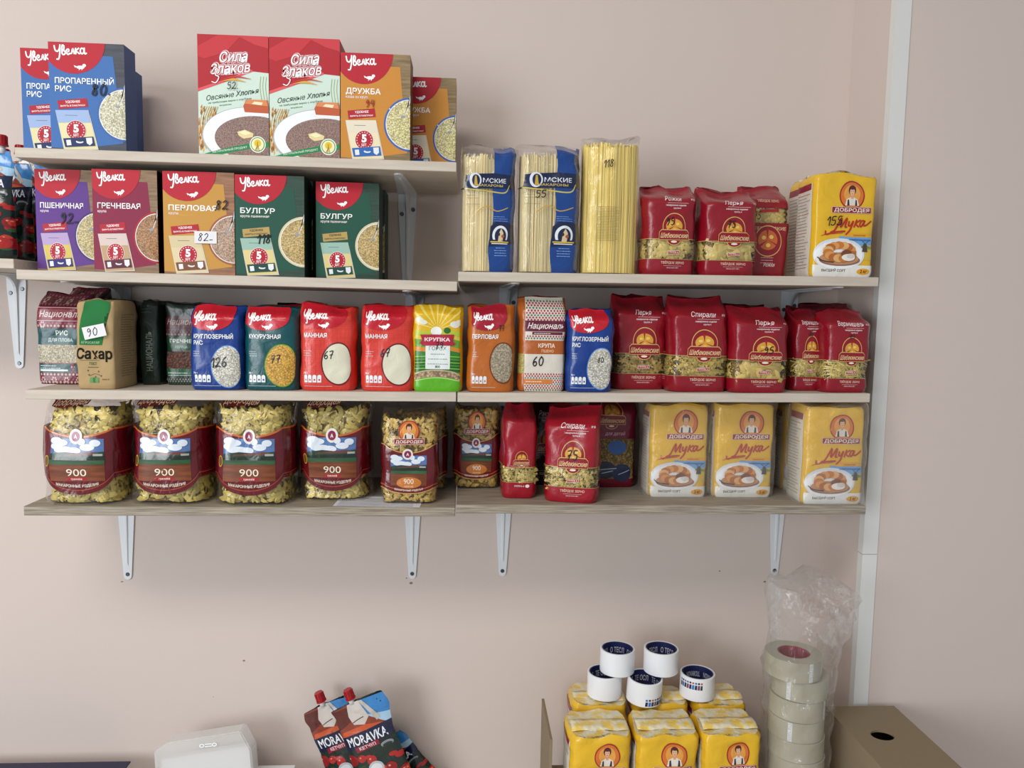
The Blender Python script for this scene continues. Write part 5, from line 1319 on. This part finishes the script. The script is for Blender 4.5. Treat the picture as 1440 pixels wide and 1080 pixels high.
# ---- bottom left shelf
NB = [(0, 1, 'ffffff', 'clear')]
NK = dict(cat='bag', group='clear noodle bags', kind='gusset', ts=.88, n=3.4, amp=.0030, freq=15, bul=.05, topd=.62, backlean=.05, topn=.02, topw=.99, nf=24, nr=34, midw=-.05)
for k, (x0, x1, yt, Y, lb, mk) in enumerate((
        (48, 168, 563, -.195, 'clear noodle bag at the left end of the bottom shelf, label bent left', None),
        (175, 289, 563, -.19, 'clear bag of noodles second from the left on the bottom shelf, label facing straight', None),
        (293, 408, 563, -.195, 'clear bag of noodles third from the left, above the middle of the bottom shelf', None),
        (415, 520, 563, -.165, 'clear bag of noodles with a crumpled top, left of the small elbow pasta bag', None))):
    bag('noodle_bag', A_NOOD, x0, x1, yt, Y, S4, .095 if k != 3 else .085, lb, NB, marks=mk, window=('noodle', .02, .93, 'dcc66c', 420), seed=31+k, **{**NK, 'foot': .05 if k in (0, 2) else .07})
DB = [(0, 1, 'ffffff', 'clear')]
DK = dict(cat='bag', group='small elbow pasta bags', kind='gusset', ts=.9, n=4.5, amp=.0014, bul=.06, topd=.55, backlean=.1, topn=.02)
bag('pasta_bag', A_DOB, 535, 615, 577, -.182, S4, .05, 'small elbow pasta bag with round portrait badge, front one at left shelf end', DB, window=('elbow', .02, .93, 'd4b25c', 560), marks=M('134', .12, .72, .07, 5), **DK)
bag('pasta_bag', A_DOB, 556, 628, 570, -.095, S4, .05, 'small elbow pasta bag hidden behind the front one near the left shelf end', DB, window=('elbow', .02, .93, 'b08a3a', 400), **DK)
# ---- bottom right shelf
bag('pasta_bag', A_DOB, 638, 703, 566, -.105, R4, .05, 'small elbow pasta bag at the left end of the right bottom shelf', DB, window=('elbow', .02, .93, 'c8a654', 520), **DK)
red(A_REDS, 706, 756, 574, -.165, R4, .07, 'narrow red spiral pasta bag turned side on, with pointed shoulders', ('spiral', 'd8c070'), bands=[(0, .18, '9c0f24', 'film'), (.18, .345, 'c0a050', 'clear'), (.345, 1, '9c0f24', 'film')], topw=.78, ts=.84, topd=.5)
red('spi', 771, 848, 577, -.19, R4, .06, 'red spiral pasta bag with handwritten 75, turned slightly to the left', ('spiral', 'd8c070'), M('75', .44, .46, .10, 3), yaw=-14, bands=[(0, .17, '9c0f24', 'film'), (.17, .385, 'c0a050', 'clear'), (.385, 1, '9c0f24', 'film')])
bag('pasta_bag', A_CHILD, 832, 896, 563, -.09, R4, .05, 'magenta pasta bag with a blue printed picture, behind the red bag marked 75', FB('7c1030'), cat='bag', group='red pasta bags', kind='gusset', ts=.86, n=4)
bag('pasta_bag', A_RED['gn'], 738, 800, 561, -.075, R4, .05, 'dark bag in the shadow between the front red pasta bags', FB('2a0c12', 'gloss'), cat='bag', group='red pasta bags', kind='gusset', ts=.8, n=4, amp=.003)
FW = dict(FK); FW.update(wrap=True)
bag('flour_pack', A_FLOUR, 914, 996, 570, -.15, R4, .055, 'film wrapped yellow flour pack, leftmost of the three on the bottom shelf', FL, cat='pack', group='film wrapped flour packs', **FW)
bag('flour_pack', A_FLOUR, 1006, 1088, 570, -.15, R4, .055, 'film wrapped yellow flour pack in the middle of the three on the bottom shelf', FL, cat='pack', group='film wrapped flour packs', **FW)
bag('flour_pack', A_FLOUR, 1131, 1217, 574, -.19, R4, .062, 'film wrapped yellow flour pack at the right shelf end, closest to the corner', FL, cat='pack', group='film wrapped flour packs', **FW)
bag('flour_pack', A_FLOUR, 1102, 1176, 571, -.10, R4, .062, 'film wrapped yellow flour pack hidden behind the right end one, side edge showing', FL, cat='pack', group='film wrapped flour packs', **FW)

# printed leaflet lying under the noodle bag
a0, a1 = at(462, 700, -.19), at(600, 708, -.19); zz = S4.z(a0.x)
B = Build(); B.add([(-.06, -.03, 0), (.06, -.03, 0), (.06, .03, 0), (-.06, .03, 0)], [(0, 0, 1)]*4, [(0, 1, 2, 3)], ['paper'], [lin('dfe0e6')])
for i in range(6):
    y = -.026+i*.008; B.add([(-.055, y, .0002), (.05, y, .0002), (.05, y+.0012, .0002), (-.055, y+.0012, .0002)], [(0, 0, 1)]*4, [(0, 1, 2, 3)], ['paper'], [lin('3c3c66')])
o = link('leaflet', B.mesh('leaflet')); o.location = ((a0.x+a1.x)/2, -.168, zz+.0004); o.rotation_euler = (0, 0, -.05)
tag(o, 'white printed leaflet lying on the bottom shelf under the fourth noodle bag', 'leaflet')

# ------------------------------------------------------------------ things on the table
top_z = at(850, 1038, -.225).z
FH = .145
# carton the flour stands on
cx0, cx1 = at(797, 1060, -.225).x, at(1079, 1060, -.225).x
t = empty('cardboard_box', ((cx0+cx1)/2, -.15, TZ)); tag(t, 'low brown cardboard box carrying the six yellow flour packs', 'box')
ww = cx1-cx0+.02; hh = top_z-FH-TZ-.001
bm = bmesh.new(); add_box(bm, -ww/2, -.09, 0, ww/2, .10, hh, .001); bm_obj('box_body', bm, 'cardboard', t)
bm = bmesh.new(); add_box(bm, -.002, -.06, 0, .002, .06, hh+.125, .0005); o = bm_obj('cardboard_sheet', bm, 'cardboard'); o.location = ((cx0+cx1)/2-ww/2-.008, -.13, TZ); tag(o, 'brown cardboard sheet standing upright left of the flour packs on the table', 'cardboard')
FT = dict(FK); FT.update(n=6, amp=.0018, topn=.03, bul=.04)
frontx = [(803, 890), (896, 985), (990, 1074)]; backx = [(806, 886), (892, 972), (977, 1052)]
nm = ['left', 'middle', 'right']
for k in range(3):
    for row in (0, 1):
        x0, x1 = (frontx, backx)[row][k]; Y = (-.222, -.138)[row]
        ya = 1038 if row == 0 else 990
        a, b = at(x0, ya, Y), at(x1, ya, Y); W = b.x-a.x
        sk = Skin(W, FH, .076, A_FLOUR, seed=70+k+3*row, **FT)
        e = empty('flour_pack', ((a.x+b.x)/2, Y+.038, top_z-FH)); tag(e, ('yellow flour pack in the front row under the tape rolls, %s one' if row == 0 else 'pale topped flour pack in the back row against the wall, %s one') % nm[k], 'pack', 'flour packs under the tape rolls')
        link('wrapper', bag_mesh('wrapper', sk, FL, [A_FLOUR], cap=('ecca62', 'mottle')), e)
        # folded top flap glued flat on the pack
        B = Build(); V, Nn, F = [], [], []; n = 10
        for i in range(n+1):
            for j in range(4):
                u, v = i/n*2-1, j/3
                V.append((u*W*.46, -.024+v*.030, FH+.0025+.003*math.sin(v*3)+.0022*noise.noise(Vector((u*2.5, v*2, k*5+row))))); Nn.append((0, -.25+.3*v, 1))
        F = [(i*4+j, i*4+4+j, i*4+5+j, i*4+1+j) for i in range(n) for j in range(3)]
        B.add(V, Nn, F, ['mottle']*len(F), [lin('ebc85a')]*len(F)); o = link('top_fold', B.mesh('top_fold'), e)
        o.modifiers.new('s', 'SOLIDIFY').thickness = .001

# insulating tape rolls: a white ring with a printed core
def tape_roll(loc, R, h, ri, label, tilt=(0, 0, 0), name='tape_roll', outer='tape_white', core='blue_core', group='white tape rolls', text='NOVAROLL', band=0, coretext='СЛТЕ О', strip=None):
    e = empty(name, loc, tilt); tag(e, label, 'tape roll', group)
    n = 48
    def ring(nm, ra, rb, z0, z1, mat):
        bm = bmesh.new(); c = .0006
        prof = [(ra, z0), (rb-c, z0), (rb, z0+c), (rb, z1-c), (rb-c, z1), (ra, z1)]; vs = []
        for i in range(n):
            a = 2*math.pi*i/n; vs.append([bm.verts.new((r*math.cos(a), r*math.sin(a), z)) for r, z in prof])
        for i in range(n):
            for k in range(6): bm.faces.new((vs[i][k], vs[(i+1) % n][k], vs[(i+1) % n][(k+1) % 6], vs[i][(k+1) % 6]))
        bmesh.ops.recalc_face_normals(bm, faces=bm.faces)
        o = bm_obj(nm, bm, mat, e, True)
        o.data.set_sharp_from_angle(angle=math.radians(40)); return o
    ring('tape', ri, R, 0, h, outer); ring('core', ri-.0018, ri-.0001, 0.0003, h-.0003, core)
    # print on the inside of the core (and a printed strip outside)
    B = Build()
    def onring(art, r, a0, a1, inside, z0, z1):
        V, F, K, L = art.cut([art.W*i/24 for i in range(1, 24)], [])
        an = a0+(a1-a0)*V[:, 0]/art.W; z = z0+(z1-z0)*V[:, 1]/art.H; rr = r-(L*.00008+.0001) if inside else r+L*.00008+.0001
        nn = np.stack([np.cos(an), np.sin(an), an*0], 1)*(-1 if inside else 1)
        B.add(np.stack([rr*np.cos(an), rr*np.sin(an), z], 1), nn, F, [art.it[k][3] for k in K], [art.it[k][2] for k in K])
    if coretext:
        A = Art(150, 38, 1, 'carton')
        for k in range(3): A.text(coretext, 4+50*k, 20, 9, 'c9cede', w=40, bold=.02); A.text('www.nova', 8+50*k, 8, 4, '8f9ac0', w=26, same=True)
        A.text(coretext, 120, 4, 6, 'c9cede')
        onring(A, ri-.0018, math.pi*1.1, -math.pi*.1, True, 0, h)
    if band:
        A = Art(70, 38, 1, 'film'); r = random.Random(3)
        for k in range(9):
            A.poly([(k*8, 3), (k*8+6.5, 3), (k*8+7.2, 20), (k*8+1, 20)], ('14204c', '2f7ac0', '16305c', '8a4a5a')[k % 4], same=k > 0); A.ell(k*8+3.6, 27, 3.2, 4, ('2f7ac0', '14204c', 'c05a3a')[k % 3], n=10, same=True)
        z0, z1 = band[2:]
        onring(A, R, band[0], band[1], False, z0, z1)
    if strip:
        A = Art(10, 30, 1, 'paper'); A.rect(0, 0, 10, 30, 'd6d6d4'); r = random.Random(int(strip*50))
        for k in range(34): A.rect(r.uniform(.5, 6), k*.88+.2, r.uniform(6.5, 9.6), k*.88+.6, ('ffffff', '77757e', 'ffffff')[k % 3], same=k > 0)
        onring(A, R, strip, strip+.16, False, 0.001, h-.001)
    if B.V: link('print', B.mesh('print'), e)
    return e
def onflour(px, py, Y):
    p = at(px, py, Y); return p
ZT = top_z+.0052
def roll_at(px, y_topc, z, **k):
    """position from the roll's top centre pixel for a known height"""
    lo, hi = -.45, -.02
    h = k.get('h', .034)
    for _ in range(40):
        mid = (lo+hi)/2
        if at(px, y_topc, mid).z > z+h: lo = mid
        else: hi = mid
    return at(px, y_topc, lo)
RR, RH = .0268, .036
specs = [(850.5, 944, 0, 'white tape roll at the lower left of the pile with a dark blue core', None),
         (906, 951, 0, 'white tape roll in the middle of the lower row, tilted, with a coloured printed strip', (math.pi*1.45, math.pi*1.95, .001, .016)),
         (981, 945, 0, 'white tape roll standing alone at the right with its printed strip at the upper left', (math.pi*1.05, math.pi*1.5, .018, .034))]
for px, py, lv, lb, bd in specs:
    p = roll_at(px, py, ZT, h=RH)
    x, y = p.x, p.y; print('roll', px, y)
    tape_roll((x, y, ZT), RR, RH, .0242, lb, tilt=(0, 0, 0) if px != 906 else (math.radians(2), math.radians(2), 0), band=bd, coretext='NOVAROLL' if px == 981 else 'ТЕ ОСЛ')
for px, py, lb in ((868.5, 911, 'white tape roll on the upper left of the pile, violet blue core'), (930, 911, 'white tape roll on the upper right of the pile, steel blue core')):
    p = roll_at(px, py, ZT+RH+.001, h=RH); tape_roll((p.x, p.y, ZT+RH+.0012), RR, RH, .0242, lb, tilt=(0, 0, .5 if px > 900 else -.2), core='blue_core', coretext='О ТЕСЛ')

# stack of clear packing tape in a plastic bag
attr = None
m, nt, b = newmat('clear_tape'); b.inputs['Base Color'].default_value = (*lin('b9b29c'), 1); b.inputs['Roughness'].default_value = .18; b.inputs['Coat Weight'].default_value = .3; b.inputs['Subsurface Weight'].default_value = 0
tcn = N(nt, 'ShaderNodeTexCoord'); nz = N(nt, 'ShaderNodeTexNoise'); nz.inputs['Scale'].default_value = 14; nt.links.new(tcn.outputs['Object'], nz.inputs['Vector'])
mxn = N(nt, 'ShaderNodeMix', data_type='RGBA'); mxn.inputs[6].default_value = (*lin('9a947f'), 1); mxn.inputs[7].default_value = (*lin('bbb6a3'), 1); nt.links.new(nz.outputs[0], mxn.inputs[0]); nt.links.new(mxn.outputs[2], b.inputs['Base Color'])
MATS['clear_tape'] = m
TR, TH = .0392, .0298
Yc = -.20; ptop = at(1117, 916, Yc); ncount = int((ptop.z-TZ)/TH); base = TZ
names = ['top roll of the clear packing tape stack with crimson core', 'second roll from the top of the clear tape stack', 'third roll from the top of the clear tape stack', 'fourth roll from the top of the clear tape stack', 'fifth roll from the top of the clear tape stack']
bm = bmesh.new(); hb = ptop.z-TZ-ncount*TH
for k in range(ncount):
    z = ptop.z-TH*(k+1); px = (1116, 1125, 1121, 1119, 1119)[k] if k < 5 else 1119
    x = at(px, 916+31*k, Yc).x
    lb = names[k] if k < 5 else 'roll of clear packing tape low in the stack, below the edge of the photo'
    tape_roll((x, Yc, z), TR if k else TR*1.02, TH-.0004, .0225, lb, name='packing_tape_roll', outer='clear_tape', core='crimson_core', group='clear packing tape stack', coretext=None, strip=None if k > 3 else (1.5+(.05, -.28, .22, -.22)[k])*math.pi)
if hb > .001:
    bm = bmesh.new(); x = at(1119, 1040, Yc).x; add_box(bm, x-.045, Yc-.045, TZ, x+.045, Yc+.045, TZ+hb-.0004, .001)
    o = bm_obj('cardboard_pad', bm, 'cardboard'); tag(o, 'flat cardboard pad under the stack of clear packing tape', 'cardboard')
aw = Art(90, 500, 90, 'bagfilm')
xb = at(1120, 1000, Yc).x
H1 = at(1120, 905, Yc).z-TZ; H2 = at(1130, 826, Yc).z-TZ
sk = Skin(.094, H2-.002, .094, aw, kind='sleeve', ts=H1/H2, n=2.2, topw=1.32, topn=.05, amp=.0042, freq=34, nf=30, nr=60, seed=9)
u = np.clip((sk.P[:, :, 2]-H1*.93)/(H2-H1*.93), 0, 1)
sk.P[:, :, 0] += .012*u
me = bag_mesh('plastic_bag', sk, [(0, 1, 'ffffff', 'bagfilm')], [])
o = link('plastic_bag', me); o.location = (xb, Yc, TZ+.001); tag(o, 'clear crumpled plastic bag around the stack of packing tape, open top flaring out', 'bag')

# cardboard file holder with a finger hole
zc = at(1208, 993, YD-.012).z
ya = YD-.012; xl = at(1161, 993, ya).x; xr = at(1257, 993, ya).x; yb = ya-.30
e = empty('file_holder', ((xl+xr)/2, (ya+yb)/2, TZ)); tag(e, 'tall grey brown cardboard file box with an oval finger hole in its top', 'box')
Hh = zc-TZ; wx = (xr-xl)/2; dy = (ya-yb)/2
bm = bmesh.new()
for (x0, y0, x1, y1) in ((-wx, -dy, -wx+.003, dy), (wx-.003, -dy, wx, dy), (-wx+.003, dy-.003, wx-.003, dy), (-wx+.003, -dy, wx-.003, -dy+.003)):
    add_box(bm, x0, y0, 0, x1, y1, Hh-.003, 0)
bm_obj('box_walls', bm, 'cardboard', e)
hp = None
for _ in range(1):
    lo, hi = yb, ya
    for __ in range(40):
        mid = (lo+hi)/2
        if at(1241, 1034, mid).z > zc: lo = mid
        else: hi = mid
    hp = at(1241, 1034, lo)
hx, hy = hp.x-(xl+xr)/2, hp.y-(ya+yb)/2
bm = bmesh.new(); n = 28; ov = [(hx+.0165*math.cos(2*math.pi*i/n), hy+.0135*math.sin(2*math.pi*i/n)) for i in range(n)]
def onrect(i):
    a = 2*math.pi*i/n; c, s_ = math.cos(a), math.sin(a)
    ts_ = []
    for (v, lo_, hi_, base_) in ((c, -wx, wx, hx), (s_, -dy, dy, hy)):
        if abs(v) > 1e-9: ts_.append(((hi_ if v > 0 else lo_)-base_)/v)
    t_ = min(ts_); return (hx+c*t_, hy+s_*t_)
outp = [onrect(i) for i in range(n)]
# keep the rectangle's corners
corners = [(wx, dy), (-wx, dy), (-wx, -dy), (wx, -dy)]
for cxy in corners:
    k = min(range(n), key=lambda i: (outp[i][0]-cxy[0])**2+(outp[i][1]-cxy[1])**2); outp[k] = cxy
for z, flip in ((Hh, 0), (Hh-.003, 1)):
    A_ = [bm.verts.new((p[0], p[1], z)) for p in ov]; B_ = [bm.verts.new((p[0], p[1], z)) for p in outp]
    for i in range(n):
        j = (i+1) % n; f = (A_[i], B_[i], B_[j], A_[j]); bm.faces.new(f if not flip else f[::-1])
    if not flip: T_, TB = A_, B_
    else:
        for i in range(n):
            j = (i+1) % n; bm.faces.new((T_[i], T_[j], A_[j], A_[i])); bm.faces.new((TB[j], TB[i], B_[i], B_[j]))
bm_obj('lid', bm, 'cardboard', e)

# ketchup pouches leaning on the wall above the table
plain('pad_box', '7a6a55', .85)
zk = TZ
def lean_pouch(px_c, py_c, Y, Hp, W, tilt, label, cap):
    """px_c, py_c is the middle of the pouch's top edge"""
    p = at(px_c, py_c, Y+.0); th = math.radians(tilt)
    base_x = p.x-math.sin(th)*Hp; base_z = p.z-math.cos(th)*Hp
    SEED[0] += 1
    return base_x, base_z
for (pc, Y, W, lb, cap, Hp, tdeg) in (((538, 1046), -.024, .078, 'dark ketchup pouch slumped lowest on the right behind the other two', .5, .13, -40), ((459, 988), -.040, .080, 'ketchup pouch leaning on the wall, left one with its name cut short', .42, .2, -19), ((502, 984), -.075, .086, 'ketchup pouch leaning on the wall in front, full name readable', .40, .2, -19)):
    th = math.radians(tdeg); p = at(pc[0], pc[1], Y)
    bx, bz = p.x-math.sin(th)*Hp, p.z-math.cos(th)*Hp
    SEED[0] += 1
    sk = Skin(W, Hp, .026, A_KET, kind='pouch', n=2.3, seed=SEED[0], amp=.0016, freq=30, topd=.15, nf=22, nr=40)
    for j in range(sk.P.shape[0]):
        t_ = sk.ry[j]/A_KET.H
        if t_ > .8:
            k = (t_-.8)/.2; sk.P[j, :, 2] -= k*Hp*.03*np.clip(-(sk.P[j, :, 0]/(W/2)), 0, 1)
    e = empty('ketchup_pouch', (bx, Y, bz), (0, th, 0)); tag(e, lb, 'pouch', 'ketchup pouches leaning on the wall')
    link('foil_bag', bag_mesh('foil_bag', sk, [(0, 1, '20302c', 'gloss')], [A_KET]), e)
    bm = bmesh.new(); cx = W*(cap-.5); add_cyl(bm, (cx, 0, Hp+.003), (0, 0, 1), .005, .0045, .012, 14); bm_obj('spout', bm, 'white_plastic', e, True)
    bm = bmesh.new(); add_cyl(bm, (cx, 0, Hp+.013), (0, 0, 1), .0072, .0064, .016, 18); add_cyl(bm, (cx, 0, Hp+.006), (0, 0, 1), .0082, .0082, .002, 18)
    for k in range(12):
        m4 = Matrix.Translation((cx, 0, Hp+.013)) @ Matrix.Rotation(k*math.pi/6, 4, 'Z'); add_box(bm, .0062, -.0005, -.006, .0076, .0005, .006, 0, m4)
    bm_obj('cap', bm, 'red_plastic', e)
    lowest = bz-math.cos(th)*0-.5*W*math.sin(abs(th))
    KB = (bx, Y, lowest)
# low box the pouches stand on
bm = bmesh.new(); xk = KB[0]; add_box(bm, xk-.09, -.12, TZ, xk+.09, -.006, min(lowest, TZ+.2) if lowest > TZ+.01 else TZ+.01, .001)
tag(bm_obj('low_box', bm, 'pad_box'), 'low brown box under the leaning ketchup pouches', 'box')

# papers, navy binder and clear document case at the left
def thing_box(name, x0, x1, Y0, Y1, z0, z1, mat, label, cat, bev=.001):
    bm = bmesh.new(); cx, cy = (x0+x1)/2, (Y0+Y1)/2
    add_box(bm, x0-cx, Y0-cy, 0, x1-cx, Y1-cy, z1-z0, bev); o = bm_obj(name, bm, mat); o.location = (cx, cy, z0); tag(o, label, cat); return o
zb = at(100, 1071.5, -.03).z
bx0, bx1 = at(-150, 1072, -.03).x, at(184, 1070, -.03).x
zp = zb-.03
pz2 = at(370, 1076.5, -.03).z
o = thing_box('paper_stack', bx0+.02, bx1+.012, -.25, -.03, TZ, zp, 'white_paper', 'stack of white papers under the navy binder', 'papers')
e = empty('binder', ((bx0+bx1)/2, -.14, zp)); tag(e, 'navy blue ring binder lying flat at the lower left corner', 'binder')
w2 = (bx1-bx0)/2
bm = bmesh.new(); add_box(bm, -w2, -.11, 0, w2, .11, .0025, .0005); bm_obj('back_cover', bm, 'navy_vinyl', e)
bm = bmesh.new(); add_box(bm, -w2, -.11, .0275, w2, .11, .03, .0008); bm_obj('front_cover', bm, 'navy_vinyl', e)
bm = bmesh.new(); add_box(bm, -w2, -.11, .0026, -w2+.003, .11, .0274, .0005); bm_obj('spine', bm, 'navy_vinyl', e)
bm = bmesh.new()
for k in range(12): add_box(bm, -w2+.006, -.105, .003+.002*k, w2-.003-.0006*(k % 3), .105, .0046+.002*k)
bm_obj('pages', bm, 'white_paper', e)
x0, x1 = at(338, 1076, -.03).x, at(390, 1076, -.03).x
e = empty('paper_stack', ((x0+x1)/2+.022, -.13, TZ)); tag(e, 'loose stack of white sheets right of the clear document case', 'papers')
for k in range(9):
    bm = bmesh.new(); add_box(bm, -(x1-x0)/2, -.1, 0, (x1-x0)/2, .1, (pz2-TZ)/9-.0006, .0003); o = bm_obj('paper_bundle', bm, 'white_paper', e); o.location = (.003*math.sin(k*2.1)+.0012*k, .002*math.cos(k*3), (pz2-TZ)/9*k)
# clear document case leaning back
A1, A2, A3, A4 = at(206, 1056, -.10), at(329, 1024, -.06), at(346, 1085, -.10), at(226, 1040, -.06)
e = empty('document_case', ((A1.x+A3.x)/2+.016, -.085, TZ+.008), (0, math.radians(-5), 0)); tag(e, 'translucent white plastic document case leaning on the wall, embossed logo', 'case')
wd = (A3.x-A1.x)/2; hc = at(300, 1030, -.06).z-TZ
bm = bmesh.new(); pts = [(-wd, 0), (wd, 0), (wd*.99, hc*.8), (wd*.80, hc), (-wd*.72, hc*.955), (-wd, hc*.88)]
add_prism(bm, pts, 'y', -.016, .016); bmesh.ops.bevel(bm, geom=list(bm.edges), offset=.002, segments=2, affect='EDGES')
o = bm_obj('case_shell', bm, 'translucent', e); o.rotation_euler = (math.radians(-7), 0, 0)
bm = bmesh.new(); add_prism(bm, [(-wd*.95, hc*.02), (wd*.96, hc*.02), (wd*.92, hc*.83), (-wd*.9, hc*.78)], 'y', -.008, .006); o = bm_obj('papers', bm, 'white_paper', e); o.rotation_euler = (math.radians(-7), 0, 0)
a = Art(30, 10, 1, 'paper'); a.ell(5, 5, 4, 3, 'f4f6f6', n=18); a.ell(5, 5, 2.4, 1.5, 'b9bcb8', n=16); a.rect(9.5, 2.5, 20, 4, 'f4f6f6'); a.rect(9.5, 6, 20, 7.5, 'f4f6f6'); a.ell(24, 5, 4, 3, 'f4f6f6', n=18); a.ell(24, 5, 2.4, 1.5, 'b9bcb8', n=16)
V, F, K, L = a.cut([], []); B = Build(); B.add(np.stack([V[:, 0]/1000-.005, -.0185-L*.00006, V[:, 1]/1000+hc*.87], 1), np.tile([0, -1., 0], (len(V), 1)), F, ['paper']*len(F), [a.it[k][2] for k in K])
o = link('embossed_logo', B.mesh('embossed_logo'), e); o.rotation_euler = (math.radians(-7), 0, 0)
print('tris', sum(len(o.data.polygons) for o in SC.objects if o.type == 'MESH'))
